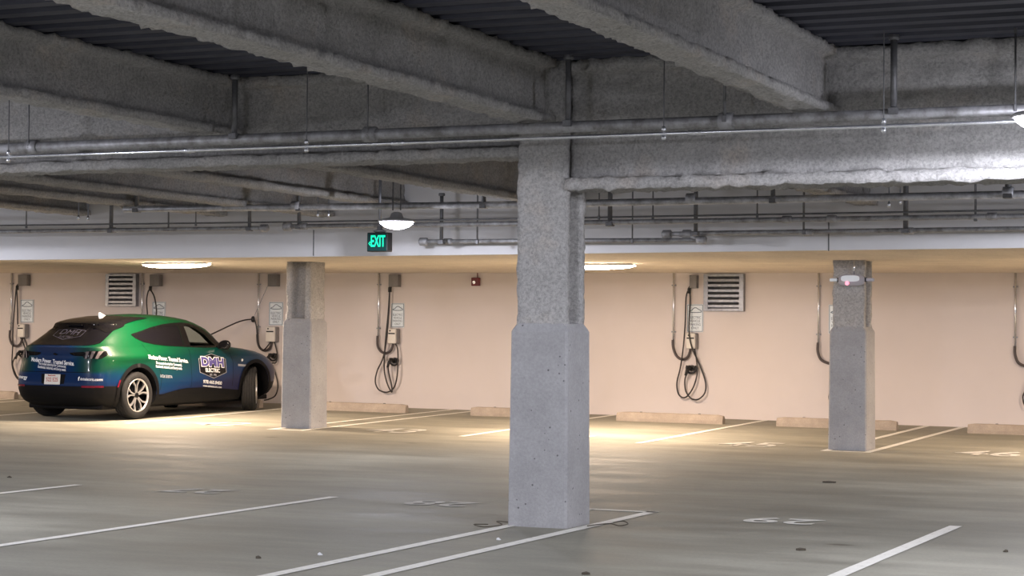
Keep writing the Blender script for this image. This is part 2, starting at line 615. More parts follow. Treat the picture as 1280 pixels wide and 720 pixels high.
# ------------------------------------------------------------------ columns
def column(label, x, y, zb, zcap, ztop, side=0.475, turn=False, hole=True):
    t = thing('pillar', label, 'pillar', (x, y, zb))
    H = zcap - zb
    bm = bmesh.new()
    lv = [(side / 2 + 0.012, -0.1), (side / 2 + 0.010, 0.0), (side / 2, H - 0.02), (side / 2 - 0.008, H), (side / 2 - 0.035, H + 0.045), (0.10, H + 0.06)]
    ch = 0.018
    rings = []
    for s, z in lv:
        c = min(ch, s * 0.3)
        loop = [(s, -s + c), (s, s - c), (s - c, s), (-s + c, s), (-s, s - c), (-s, -s + c), (-s + c, -s), (s - c, -s)]
        rings.append([bm.verts.new((a, b, z)) for a, b in loop])
    for r1, r2 in zip(rings, rings[1:]):
        for k in range(8):
            bm.faces.new((r1[k], r1[(k + 1) % 8], r2[(k + 1) % 8], r2[k]))
    bm.faces.new(rings[-1])
    bm.faces.new(rings[0][::-1])
    finish('concrete_base', bm, m_conc, t)
    w, dep = 0.405, 0.40
    sec = h_section(w, dep, 0.085, 0.10)
    sec = [(a, b - dep / 2) for a, b in sec]
    if turn:
        sec = [(b, -a) for a, b in sec]
    o = sprayed('steel_post', sec, (0, 0, H + 0.02), (0, 0, ztop - zb), t, step=0.035, amp=0.011, du=0.035)
    tag(o, 'rough sprayed upper post above the smooth concrete base')
    return t

column('large concrete pillar in the middle with sprayed upper post', -6.035, 14.305, 0.0, 1.524, 3.60)
column('concrete pillar beside the front of the parked car', -14.43, 25.05, 0.115, 1.64, 2.62, turn=True)
column('concrete pillar on the right carrying an emergency light', -6.34, 24.95, 0.05, 1.572, 2.62)

# ------------------------------------------------------------------ lamps
def round_lamp(label, x, y, z, power):
    t = thing('pendant_lamp', label, 'lamp', (x, y, z), group='round pendant lamps')
    bm = bmesh.new()
    lathe(bm, [(0.198, -0.014), (0.214, -0.016), (0.216, 0.0), (0.19, 0.015), (0.08, 0.035), (0.06, 0.085), (0.03, 0.10)], n=28)
    finish('housing', bm, m_housing, t, True)
    bm = bmesh.new()
    lathe(bm, [(0.196, -0.008), (0.190, -0.035), (0.145, -0.07), (0.07, -0.095), (0.005, -0.102)], n=24)
    finish('lens', bm, m_lens_cool, t, True)
    ld = bpy.data.lights.new('lamp_light', 'POINT')
    ld.shadow_soft_size = 0.07
    ld.energy = power * COOL_W
    ld.color = COOL
    ld.use_nodes = True
    nt = ld.node_tree
    em = nt.nodes['Emission']
    tc_ = nt.nodes.new('ShaderNodeTexCoord')
    sx_ = nt.nodes.new('ShaderNodeSeparateXYZ')
    rp = nt.nodes.new('ShaderNodeValToRGB')       # wide downward spread of a garage luminaire, dim upward leak added to lift conduits and fascia
    ma = nt.nodes.new('ShaderNodeMath')
    ma.operation = 'MULTIPLY_ADD'
    ma.inputs[1].default_value = LAMP_SIGN * 0.5
    ma.inputs[2].default_value = 0.5
    e = rp.color_ramp.elements
    e[0].position, e[0].color = 0.497, (0.13, 0.13, 0.13, 1)
    e[1].position, e[1].color = 0.508, (0.55, 0.55, 0.55, 1)
    for p_, c_ in ((0.62, 1.0), (0.80, 0.85), (1.0, 0.55)):
        q = e.new(p_)
        q.color = (c_, c_, c_, 1)
    nt.links.new(tc_.outputs['Normal'], sx_.inputs[0])
    nt.links.new(sx_.outputs[2], ma.inputs[0])
    nt.links.new(ma.outputs[0], rp.inputs[0])
    nt.links.new(rp.outputs[0], em.inputs['Strength'])
    lo = bpy.data.objects.new('lamp_light', ld)
    C.objects.link(lo)
    lo.parent = t
    lo.location = (0, 0, -0.112)
    bm = bmesh.new()
    for dx in (-0.05, 0.05):
        tube(bm, [(dx, 0, 0.12), (dx, 0, 3.6 - z)], 0.008, 6)
    finish('hanger_rods', bm, m_strut, t)

RL = ['round pendant lamp at the right edge before the deep girder', 'round pendant lamp glowing beside the exit sign',
      'round pendant lamp over the aisle far to the right', 'round pendant lamp over the aisle far to the left',
      'round pendant lamp over the near stalls on the left', 'round pendant lamp above the nearest stalls',
      'round pendant lamp far left beside the shallow girder', 'round pendant lamp behind the right of the view', 'unseen round pendant lamp added beyond the left edge to brighten the pillar']
for (x, y, z, p), l in zip(ROUND_LAMPS, RL):
    round_lamp(l, x, y, z, p)

def long_lamp(label, x, y):
    z = slab_mid(x) - 0.0
    t = thing('ceiling_lamp', label, 'lamp', (x, y, z), group='long lamps under the low slab')
    bm = bmesh.new()
    box(bm, (0, 0, -0.014), (1.16, 0.17, 0.03), 0.006)
    finish('housing', bm, m_housing, t)
    bm = bmesh.new()
    rings = []
    n = 14
    for i in range(n + 1):
        u = -1 + 2 * i / n
        s = math.sqrt(max(0.0, 1 - abs(u) ** 2.4))
        ring = []
        for k in range(9):
            a = math.pi * k / 8
            ring.append(bm.verts.new((u * 0.60, -0.082 * math.cos(a) * max(s, 0.08), -0.03 - 0.048 * math.sin(a) * max(s, 0.05))))
        rings.append(ring)
    for a, b in zip(rings, rings[1:]):
        for k in range(8):
            bm.faces.new((a[k], a[k + 1], b[k + 1], b[k]))
    finish('lens', bm, m_lens_warm, t, True)
    ld = bpy.data.lights.new('lamp_light', 'AREA')
    ld.shape = 'RECTANGLE'
    ld.size = 1.1
    ld.size_y = 0.12
    ld.energy = WARM_W
    ld.color = WARM
    lo = bpy.data.objects.new('lamp_light', ld)
    C.objects.link(lo)
    lo.parent = t
    lo.location = (0, 0, -0.085)

LLb = ['long glowing lamp under the low slab above the car', 'long glowing lamp under the low slab behind the central pillar',
       'long lamp under the low slab beyond the right edge', 'long lamp under the low slab beyond the left edge']
for (x, y), l in zip(LONG_LAMPS, LLb):
    long_lamp(l, x, y)

# ------------------------------------------------------------------ pipes
def pipe(name, label, pts, rad, material, couplings=(), cat='pipe', n=10, ends=()):
    base = Vector(pts[0])
    t = thing(name, label, cat, base)
    bm = bmesh.new()
    tube(bm, [Vector(p) - base for p in pts], rad, n)
    finish('tube', bm, material, t, True)
    a, b = Vector(pts[0]), Vector(pts[-1])
    for x in couplings:
        k = (x - a.x) / (b.x - a.x)
        c = a + (b - a) * k - base
        d = (b - a).normalized()
        bm = bmesh.new()
        tube(bm, [c - d * 0.055, c - d * 0.05, c + d * 0.05, c + d * 0.055], [rad * 1.1, rad * 1.45, rad * 1.45, rad * 1.1], n)
        finish('coupling', bm, material, t, True)
    for x in ends:
        k = (x - a.x) / (b.x - a.x)
        c = a + (b - a) * k - base
        d = (b - a).normalized()
        bm = bmesh.new()
        tube(bm, [c - d * 0.06, c - d * 0.045, c + d * 0.045, c + d * 0.06], [rad * 1.2, rad * 1.9, rad * 1.9, rad * 1.2], n)
        finish('end_cap', bm, material, t, True)
    return t

pipe('sprinkler_pipe', 'thick dusty pipe crossing in front of the central pillar', [(-24, 13.75, 3.04), (10, 13.75, 3.045)], 0.043, m_pipe,
     (-10.6, -7.35, -4.43, -1.2))
pipe('conduit', 'thin shiny conduit crossing below the thick overhead pipe', [(-24, 13.55, 2.945), (10, 13.55, 2.945)], 0.0135, m_galv,
     (-8.9, -7.0, -4.6, -1.5))
pipe('sprinkler_pipe', 'galvanised aisle pipe, uppermost of the pipes before the pale band', [(-14.40, 20.5, 2.995), (-12, 20.5, 2.975), (-9, 20.5, 2.952), (9, 20.5, 2.95)], 0.04, m_pipe_light,
     (-11.95, -7.0, -3.6))
pipe('branch_pipe', 'slim branch pipe slanting to the upper left edge', [(-14.43, 20.5, 3.01), (-14.45, 20.42, 3.06), (-14.45, 20.0, 3.065), (-14.45, 15.0, 3.07)], 0.012, m_pipe)
pipe('wire_tray_pipe', 'thinnest dark line of the pipes before the pale band', [(-20, 21.8, 2.915), (-13, 21.8, 2.883), (-9, 21.8, 2.873), (9, 21.8, 2.878)], 0.011, m_strut)
pipe('drain_pipe', 'dark capped pipe ending left of the exit sign', [(-22, 21.8, 2.83), (-13.15, 21.8, 2.811)], 0.026, m_pipe, (-15.5,), ends=(-13.17,))
pipe('drain_pipe', 'long dusty pipe starting with a cap above the exit sign', [(-12.86, 21.8, 2.826), (-9.6, 21.8, 2.816), (9, 21.8, 2.79)], 0.03, m_pipe,
     (-12.6, -6.3, -5.78, -4.0), ends=(-12.83,))
pipe('drain_pipe', 'low dusty pipe starting with a cap right of the exit sign', [(-11.13, 22.2, 2.634), (-9.78, 22.2, 2.629), (-7.42, 22.2, 2.612)], 0.027, m_pipe,
     (-10.76,), ends=(-11.1, -7.45))
t = pipe('drain_pipe', 'low dusty pipe with a bent start running to the right edge', [(-7.92, 22.2, 2.684), (-7.6, 22.2, 2.692), (9, 22.2, 2.70)], 0.028, m_pipe,
     (-6.16, -5.0), ends=(-7.88, -7.63))
bm = bmesh.new()
tube(bm, spline([(0.2, 0, 0.0), (0.33, 0, -0.02), (0.42, 0, -0.06), (0.5, 0, -0.075)], 4), 0.03, 10)
finish('elbow', bm, m_pipe, t, True)

def hanger(label, x, y, z0, z1, rad, material=None, clamp=True, group=None):
    t = thing('pipe_hanger', label, 'hanger', (x, y, z1), group=group)
    bm = bmesh.new()
    tube(bm, [(0, 0, z0 - z1), (0, 0, 0)], rad, 8)
    finish('rod', bm, material or m_strut, t, True)
    if clamp:
        bm = bmesh.new()
        box(bm, (0, 0, -0.015), (rad * 2.8, rad * 3.2, 0.05), 0.006)
        finish('clamp', bm, m_strut, t)
        bm = bmesh.new()
        lathe(bm, [(rad * 1.5, z0 - z1 - 0.035), (rad * 1.7, z0 - z1 - 0.02), (rad * 1.5, z0 - z1)], n=12)
        finish('flange', bm, m_strut, t)
    return t

hanger('stout grey strut holding the thick pipe, left of the pillar', -8.58, 13.72, 3.56, 3.08, 0.024)
hanger('stout grey strut holding the thick pipe, against the central pillar', -5.66, 13.72, 3.58, 3.08, 0.024)
hanger('stout grey strut holding the thick pipe, at upper right', -3.20, 13.72, 3.60, 3.08, 0.024)
hanger('slender rod with clamp over the pipes at the left edge', -10.61, 13.7, 3.6, 3.07, 0.007)
hanger('slender rod with clamp over the thick pipe, middle left', -7.35, 13.7, 3.6, 3.07, 0.007)
hanger('slender rod with clamp over the thick pipe, right of the pillar', -4.43, 13.7, 3.6, 3.07, 0.012)
hanger('slender rod hanging at the far upper right edge', -2.36, 13.7, 3.6, 3.07, 0.007)
for x, l in ((-10.70, 'bright clip holding the shiny conduit at the left edge'), (-7.81, 'bright clip holding the shiny conduit left of the pillar'),
             (-4.84, 'bright clip holding the shiny conduit right of the pillar'), (-3.23, 'bright clip holding the shiny conduit at upper right')):
    t = thing('conduit_clip', l, 'clip', (x, 13.55, 2.945))
    bm = bmesh.new()
    tube(bm, [(0, 0, 0.655), (0, 0, 0.05)], 0.0045, 6)
    finish('rod', bm, m_strut, t)
    bm = bmesh.new()
    lathe(bm, [(0.013, 0.018), (0.018, 0.026), (0.018, 0.046), (0.010, 0.054)], n=12)
    finish('clamp', bm, m_galv, t, True)
    bm = bmesh.new()
    lathe(bm, [(0.010, -0.046), (0.019, -0.036), (0.019, -0.020), (0.013, -0.014)], n=12)
    finish('clamp', bm, m_galv, t, True)
HG = [(-14.22, 20.5, 3.6, 2.99, 0.028, 'grey post over the aisle pipe near the left beams'), (-11.91, 20.5, 3.6, 2.97, 0.022, 'dark post over the aisle pipe left of the exit sign'),
      (-9.49, 20.5, 3.6, 2.955, 0.028, 'grey post over the aisle pipe left of the central pillar'), (-6.08, 20.5, 3.6, 2.95, 0.026, 'short post over the aisle pipe right of the central pillar'),
      (-3.60, 20.5, 3.6, 2.95, 0.034, 'short thick post over the aisle pipe at the right edge'),
      (-15.52, 21.8, 3.6, 2.82, 0.026, 'dark post on the capped pipe at far left'), (-13.39, 21.8, 3.6, 2.815, 0.024, 'dark post on the capped pipe near its end'),
      (-12.66, 21.8, 3.6, 2.83, 0.026, 'dark post at the capped start above the exit sign'), (-10.755, 22.0, 3.22, 2.63, 0.024, 'dark post with a knob right of the pendant lamp'),
      (-8.45, 21.8, 3.6, 2.805, 0.03, 'dark post just right of the central pillar'), (-7.455, 22.0, 3.6, 2.69, 0.026, 'tall dark post at the bent pipe start'),
      (-4.99, 22.0, 3.6, 2.69, 0.03, 'tall dark post at right with paired rods beside it')]
for x, y, a, b, r, l in HG:
    hanger(l, x, y, a, b, r, m_strut)
RD = [(-10.22, 21.9, 3.6, 2.62, 0.011, 'slender rod crossing the pipes left of the central pillar'), (-7.95, 21.9, 3.6, 2.875, 0.009, 'slender rod first right of the central pillar'),
      (-8.28, 22.1, 3.6, 2.62, 0.009, 'slender rod to the lowest pipe right of the pillar'), (-6.16, 22.0, 3.6, 2.69, 0.013, 'slender rod at the middle of the right pipes'),
      (-6.65, 21.8, 3.6, 2.87, 0.009, 'slender rod to the thinnest line at right'), (-4.18, 21.8, 3.6, 2.80, 0.013, 'slender rod near the right edge'),
      (-14.62, 21.8, 3.6, 2.83, 0.011, 'short rod on the capped pipe at left'), (-16.9, 21.8, 3.6, 2.9, 0.009, 'short rod on the thin line at the far left'),
      (-14.2, 21.8, 3.6, 2.89, 0.008, 'short rod with clip left of middle'), (-13.4, 20.6, 3.6, 2.99, 0.008, 'fine rod on the aisle pipe between two beams'),
      (-8.55, 21.7, 3.6, 2.88, 0.009, 'fine rod close beside the central pillar')]
for x, y, a, b, r, l in RD:
    hanger(l, x, y, a, b, r, m_strut)
for i, (x, y, zb_, l) in enumerate(((-15.75, 21.4, 2.965, 'left rod of the pair of bare rods above the car'), (-15.6, 21.4, 2.955, 'right rod of the pair of bare rods above the car'),
                                    (-12.05, 21.2, 2.93, 'left rod of the pair of bare rods above the exit sign'), (-11.9, 21.2, 2.93, 'right rod of the pair of bare rods above the exit sign'),
                                    (-4.92, 20.9, 2.90, 'left rod of the bright pair at right'), (-4.80, 20.9, 2.93, 'right rod of the bright pair at right'))):
    t = thing('threaded_rod', l, 'rod', (x, y, zb_))
    bm = bmesh.new()
    tube(bm, [(0, 0, 0), (0, 0, 3.6 - zb_)], 0.0075, 6)
    finish('rod', bm, m_alu, t)
    bm = bmesh.new()
    lathe(bm, [(0.01, -0.03), (0.016, -0.02), (0.016, 0.015), (0.009, 0.03)], n=8)
    finish('nut', bm, m_galv, t, True)

# ------------------------------------------------------------------ exit sign
ex, ey, ez = -11.35, 21.5, 2.478
t = thing('exit_sign', 'black box sign with glowing green EXIT hung before the pale band', 'sign', (ex, ey, ez))
bm = bmesh.new()
box(bm, (0, 0, 0.118), (0.285, 0.13, 0.236), 0.012)
finish('housing', bm, m_black, t)
bm = bmesh.new()
box(bm, (0, -0.067, 0.118), (0.262, 0.006, 0.212), 0.002)
finish('face', bm, m_exit_face, t)
bm = text_mesh('EXIT', 0.195, bold=0.004, extrude=0.002, xscale=0.50)
mm = Matrix.Translation((0.012, -0.073, 0.122)) @ Matrix.Rotation(R(90), 4, 'X')
bmesh.ops.transform(bm, matrix=mm, verts=bm.verts)
finish('letters', bm, m_exit, t)
bm = bmesh.new()
for sg in (1, -1):
    vv = [bm.verts.new(p) for p in ((-0.118, -0.073, 0.100), (-0.094, -0.073, 0.100 + 0.028 * sg), (-0.086, -0.073, 0.100 + 0.02 * sg), (-0.103, -0.073, 0.100))]
    bm.faces.new(vv)
finish('arrow', bm, m_exit, t)
bm = bmesh.new()
lathe(bm, [(0.045, 0.234), (0.075, 0.245), (0.085, 0.258), (0.05, 0.27), (0.035, 0.275), (0.035, 0.31), (0.012, 0.32)], n=20)
finish('canopy', bm, m_strut, t, True)
bm = bmesh.new()
tube(bm, [(0, 0, 0.3), (0, 0, 1.1)], 0.02, 8)
finish('stem', bm, m_alu, t, True)

# ------------------------------------------------------------------ emergency light on the right pillar
t = thing('emergency_light', 'clear oval emergency light with two side heads on the right pillar', 'lamp', (-6.27, 24.70, 2.205))
bm = bmesh.new()
pl = [(0.165 * math.copysign(abs(math.cos(a)) ** 0.6, math.cos(a)), 0.072 * math.copysign(abs(math.sin(a)) ** 0.6, math.sin(a))) for a in [2 * math.pi * k / 28 for k in range(28)]]
prism(bm, pl, -0.10, -0.01)
finish('housing', bm, m_clear, t, True)
bm = bmesh.new()
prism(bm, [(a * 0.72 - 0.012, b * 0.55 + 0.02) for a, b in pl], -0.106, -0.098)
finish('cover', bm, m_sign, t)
bm = bmesh.new()
lathe(bm, [(0.026, -0.115), (0.026, -0.1)], 'Y', 14, (-0.05, 0, -0.04))
finish('indicator', bm, m_pink, t)
for sx in (-1, 1):
    bm = bmesh.new()
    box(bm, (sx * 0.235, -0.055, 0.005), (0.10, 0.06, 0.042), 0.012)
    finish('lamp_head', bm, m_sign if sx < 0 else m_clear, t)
    bm = bmesh.new()
    box(bm, (sx * 0.175, -0.05, 0.005), (0.04, 0.035, 0.055), 0.005)
    finish('bracket', bm, m_black, t)
bm = bmesh.new()
tube(bm, [(0.02, -0.03, 0.06), (0.02, -0.03, 0.26)], 0.011, 8)
finish('stem', bm, m_galv, t, True)

# ------------------------------------------------------------------ wall fittings
WY = 30.5
def wall_conduit(label, x, ztop, zmid, flex):
    t = thing('wall_conduit', label, 'conduit', (x, WY - 0.03, zmid))
    bm = bmesh.new()
    tube(bm, [(0, 0, 0), (0, 0, ztop - zmid + 0.02)], 0.0175, 8)
    finish('tube', bm, m_galv, t, True)
    for k in (0.12, 0.82):
        bm = bmesh.new()
        box(bm, (0, 0.008, (ztop - zmid) * k), (0.07, 0.036, 0.022), 0.003)
        finish('strap', bm, m_alu, t)
    bm = bmesh.new()
    tube(bm, [Vector((a - x, -0.03, b - zmid)) for a, _, b in spline([(p[0], 0, p[1]) for p in flex], 6)], 0.022, 8)
    finish('flexible_whip', bm, m_whip, t, True)

def junction_box(label, x0, x1, z0, z1):
    t = thing('junction_box', label, 'box', ((x0 + x1) / 2, WY, z0))
    w, h = x1 - x0, z1 - z0
    bm = bmesh.new()
    box(bm, (0, -0.055, h / 2), (w, 0.11, h), 0.006)
    finish('enclosure', bm, m_grey_box, t)
    bm = bmesh.new()
    box(bm, (0, -0.113, h / 2), (w * 0.94, 0.008, h * 0.94), 0.003)
    finish('cover', bm, m_grey_box, t)

CAR_PICT = [(-0.115, -0.015), (-0.095, 0.0), (-0.06, 0.012), (-0.035, 0.04), (-0.01, 0.055), (0.025, 0.055), (0.06, 0.03), (0.10, 0.012), (0.118, -0.005), (0.115, -0.02), (0.05, -0.028), (-0.05, -0.028)]

def ev_sign(label, x, z, w, h):
    t = thing('parking_sign', label, 'sign', (x, WY - 0.012, z))
    bm = bmesh.new()
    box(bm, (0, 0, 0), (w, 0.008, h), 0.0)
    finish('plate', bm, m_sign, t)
    bm = bmesh.new()
    e = 0.008
    for c, s in (((0, h / 2 - 0.012), (w - 0.016, e)), ((0, -h / 2 + 0.012), (w - 0.016, e)), ((-w / 2 + 0.012, 0), (e, h - 0.02)), ((w / 2 - 0.012, 0), (e, h - 0.02))):
        box(bm, (c[0], -0.0055, c[1]), (s[0], 0.003, s[1]))
    finish('border', bm, m_sign_ink, t)
    bm = bmesh.new()
    k = w / 0.30
    pts = [(a * k, -0.0065, b * k + h * 0.26) for a, b in CAR_PICT]
    tube(bm, pts + [pts[0]], 0.006, 5)
    finish('car_pictogram', bm, m_sign_ink, t)
    for i, s in enumerate(('ELECTRIC', 'VEHICLE', 'PARKING', 'ONLY')):
        bm = text_mesh(s, 0.062 * k, bold=0.0, xscale=0.82)
        bmesh.ops.transform(bm, matrix=Matrix.Translation((0, -0.0062, h * (0.02 - 0.125 * i))) @ Matrix.Rotation(R(90), 4, 'X'), verts=bm.verts)
        finish('lettering', bm, m_sign_ink, t)

def charger(label, x0, x1, z0, z1, hol, hook, cables):
    x = (x0 + x1) / 2
    w, h = x1 - x0, z1 - z0
    t = thing('charging_station', label, 'charger', (x, WY, z0))
    bm = bmesh.new()
    box(bm, (0.012, -0.06, h / 2), (w, 0.12, h), 0.02)
    finish('back_shell', bm, m_grey_box, t)
    bm = bmesh.new()
    box(bm, (0, -0.135, h / 2), (w * 0.97, 0.05, h * 0.97), 0.02)
    finish('front_cover', bm, m_white_pl, t)
    bm = bmesh.new()
    box(bm, (0, -0.162, h * 0.68), (w * 0.8, 0.008, 0.022), 0.003)
    finish('status_bar', bm, m_black, t)
    bm = bmesh.new()
    lathe(bm, [(0.014, -0.166), (0.014, -0.158)], 'Y', 12, (-w * 0.2, 0, h * 0.86))
    finish('indicator', bm, m_black, t)
    if hol:
        hx, hz = hol[0] - x, hol[1] - z0
        bm = bmesh.new()
        lathe(bm, [(0.05, -0.002), (0.05, -0.05), (0.04, -0.07), (0.03, -0.06)], 'Y', 18, (hx, 0, hz))
        pts = [(hx + 0.085 * math.cos(a), -0.06, hz + 0.085 * math.sin(a)) for a in [R(150 + 24 * k) for k in range(11)]]
        tube(bm, pts, 0.016, 8)
        finish('holster', bm, m_black, t, True)
        bm = bmesh.new()
        tube(bm, [(hx, -0.06, hz + 0.01), (hx - 0.01, -0.13, hz + 0.02), (hx - 0.03, -0.19, hz - 0.03), (hx - 0.05, -0.2, hz - 0.12)], [0.032, 0.03, 0.024, 0.02], 10)
        finish('connector', bm, m_black, t, True)
    if hook:
        hx, hz = hook[0] - x, hook[1] - z0
        bm = bmesh.new()
        tube(bm, [(hx + 0.02, 0, hz + 0.07), (hx + 0.015, -0.05, hz + 0.07), (hx, -0.08, hz + 0.02), (hx, -0.08, hz - 0.05)], [0.018, 0.02, 0.03, 0.03], 8)
        finish('cable_hanger', bm, m_black, t, True)
    for cb in cables:
        pts = spline([(p[0] - x, (p[2] if len(p) > 2 else -0.10) + (0.015 * math.sin(i * 1.7) if len(p) < 3 else 0), p[1] - z0) for i, p in enumerate(cb)], 6)
        bm = bmesh.new()
        tube(bm, pts, 0.0125, 8)
        finish('cable', bm, m_cable, t, True)
    return t

# first station from the left
wall_conduit('wall conduit at the far left edge of the wall', -23.94, 2.555, 1.482, [(-23.94, 1.482), (-23.943, 1.335), (-23.887, 1.219), (-23.796, 1.181), (-23.696, 1.226), (-23.636, 1.36)])
junction_box('grey junction box at the far left of the wall', -23.735, -23.525, 2.32, 2.53)
ev_sign('white parking sign left of the car, at the far left', -23.588, 1.845, 0.30, 0.435)
charger('charging station at far left above the car tail', -23.703, -23.547, 1.345, 1.60, (-23.64, 1.06), (-23.772, 2.289),
        [[(-23.59, 1.355), (-23.526, 1.193), (-23.578, 1.076), (-23.539, 0.901), (-23.57, 0.667), (-23.676, 0.548), (-23.768, 0.634), (-23.844, 0.838), (-23.853, 1.131), (-23.845, 1.483), (-23.801, 1.893), (-23.772, 2.274), (-23.755, 1.923), (-23.732, 1.63), (-23.673, 1.396), (-23.58, 1.192), (-23.541, 1.018), (-23.721, 1.015), (-23.826, 0.868), (-23.806, 0.722), (-23.713, 0.591), (-23.607, 0.725), (-23.613, 1.0)]])
# second, behind the car roof
wall_conduit('wall conduit beside the left louvre', -20.99, 2.545, 1.45, [(-20.99, 1.45), (-20.99, 1.3), (-20.93, 1.18), (-20.83, 1.15), (-20.73, 1.2), (-20.68, 1.32)])
junction_box('grey junction box right of the left louvre', -20.775, -20.56, 2.306, 2.52)
ev_sign('white parking sign half hidden behind the car roof', -20.63, 1.81, 0.285, 0.43)
charger('charging station hidden behind the car roof', -20.74, -20.57, 1.30, 1.57, (-20.66, 1.02), (-20.776, 2.271),
        [[(-20.60, 1.31), (-20.56, 1.1), (-20.60, 0.7), (-20.75, 0.55), (-20.86, 0.8), (-20.83, 1.433), (-20.811, 1.774), (-20.835, 2.029), (-20.825, 2.186), (-20.779, 2.243), (-20.707, 2.186), (-20.663, 2.086), (-20.635, 1.888), (-20.625, 1.774), (-20.611, 1.434), (-20.56, 1.05), (-20.6, 0.75), (-20.7, 0.7), (-20.68, 0.98)]])
# third, feeding the car
wall_conduit('wall conduit above the car bonnet', -18.51, 2.533, 1.449, [(-18.51, 1.449), (-18.496, 1.298), (-18.444, 1.198), (-18.346, 1.159), (-18.25, 1.2), (-18.201, 1.32)])
junction_box('grey junction box left of the pillar beside the car', -18.28, -18.085, 2.298, 2.514)
ev_sign('white parking sign left of the pillar beside the car', -18.155, 1.815, 0.288, 0.415)
ct = charger('charging station whose raised cable feeds the car', -18.282, -18.10, 1.312, 1.585, (-18.182, 1.067), None,
        [[(-18.135, 1.32), (-18.082, 1.118), (-18.091, 0.951), (-18.169, 0.933), (-18.128, 0.817), (-18.068, 0.618), (-18.047, 0.485), (-18.103, 0.36), (-18.237, 0.30), (-18.33, 0.28)],
         [(-18.201, 1.32, -0.10), (-18.346, 1.169, -0.11), (-18.445, 1.248, -0.12), (-18.488, 1.584, -0.13), (-18.529, 1.701, -0.14), (-18.588, 1.711, -0.18), (-18.70, 1.65, -0.45), (-18.95, 1.36, -1.2), (-19.15, 1.12, -2.1)]])
bm = bmesh.new()
X0 = -18.191
tube(bm, [(-18.27 - X0, -0.118, 2.31 - 1.312), (-18.549 - X0, -0.14, 1.725 - 1.312)], 0.005, 6)
finish('retractor_cord', bm, m_alu, ct)
bm = bmesh.new()
lathe(bm, [(0.01, -0.05), (0.032, -0.035), (0.036, 0.0), (0.03, 0.04), (0.01, 0.06)], 'Z', 10, (-18.552 - X0, -0.14, 1.71 - 1.312))
finish('cable_grip', bm, m_black, ct, True)
# fourth
wall_conduit('wall conduit first right of the left pillar', -16.093, 2.523, 1.44, [(-16.093, 1.44), (-16.091, 1.281), (-16.036, 1.181), (-15.936, 1.141), (-15.83, 1.189), (-15.788, 1.31)])
junction_box('grey junction box first right of the left pillar', -15.865, -15.675, 2.285, 2.50)
ev_sign('white parking sign first right of the left pillar', -15.728, 1.795, 0.25, 0.42)
charger('charging station first right of the left pillar', -15.845, -15.69, 1.305, 1.565, (-15.767, 1.017), (-15.852, 2.247),
        [[(-15.735, 1.32), (-15.688, 1.223), (-15.668, 0.971), (-15.682, 0.719), (-15.751, 0.545), (-15.885, 0.469), (-16.028, 0.508), (-16.101, 0.649), (-16.075, 0.839), (-15.963, 1.062), (-15.889, 1.378), (-15.855, 1.821), (-15.852, 2.231), (-15.866, 1.852), (-15.903, 1.41), (-15.935, 1.094), (-15.939, 0.841), (-15.869, 0.621), (-15.779, 0.472), (-15.794, 0.591), (-15.843, 0.779), (-15.855, 0.937), (-15.821, 1.0)]])
# fifth
wall_conduit('wall conduit left of the right louvre', -10.693, 2.497, 1.419, [(-10.693, 1.419), (-10.686, 1.297), (-10.627, 1.16), (-10.53, 1.106), (-10.433, 1.147), (-10.386, 1.29)])
junction_box('grey junction box beside the right louvre', -10.40, -10.278, 2.255, 2.464)
ev_sign('white parking sign below the right louvre, crossed by cable', -10.33, 1.772, 0.275, 0.45)
charger('charging station below the right louvre', -10.436, -10.283, 1.275, 1.53, (-10.374, 0.965), (-10.412, 2.22),
        [[(-10.313, 1.29), (-10.273, 1.058), (-10.265, 0.846), (-10.334, 0.632), (-10.461, 0.492), (-10.574, 0.536), (-10.601, 0.718), (-10.545, 0.963), (-10.482, 1.238, -0.17), (-10.46, 1.665, -0.13), (-10.453, 2.092), (-10.415, 2.214), (-10.392, 2.092), (-10.379, 1.574, -0.17), (-10.322, 1.301, -0.19), (-10.225, 1.028), (-10.127, 0.757), (-10.126, 0.575), (-10.237, 0.467), (-10.365, 0.479), (-10.455, 0.599), (-10.463, 0.781), (-10.416, 0.904), (-10.384, 0.965)]])
# sixth, behind the right pillar
wall_conduit('wall conduit just left of the right pillar', -8.285, 2.482, 1.396, [(-8.285, 1.396), (-8.286, 1.259), (-8.239, 1.138), (-8.145, 1.085), (-8.059, 1.092), (-7.96, 1.27)])
junction_box('grey junction box hidden behind the right pillar', -7.97, -7.80, 2.24, 2.45)
ev_sign('white parking sign peeking out left of the right pillar', -7.985, 1.765, 0.28, 0.455)
charger('charging station hidden behind the right pillar', -8.03, -7.87, 1.26, 1.515, (-7.95, 0.96), (-7.98, 2.2),
        [[(-7.92, 1.27), (-7.86, 1.0), (-7.9, 0.6), (-8.04, 0.45), (-8.09, 0.53), (-8.08, 0.65), (-8.05, 0.99), (-8.0, 1.5), (-7.98, 2.2), (-7.93, 1.5), (-7.88, 0.9), (-7.95, 0.62), (-8.0, 0.8), (-7.96, 0.94)]])
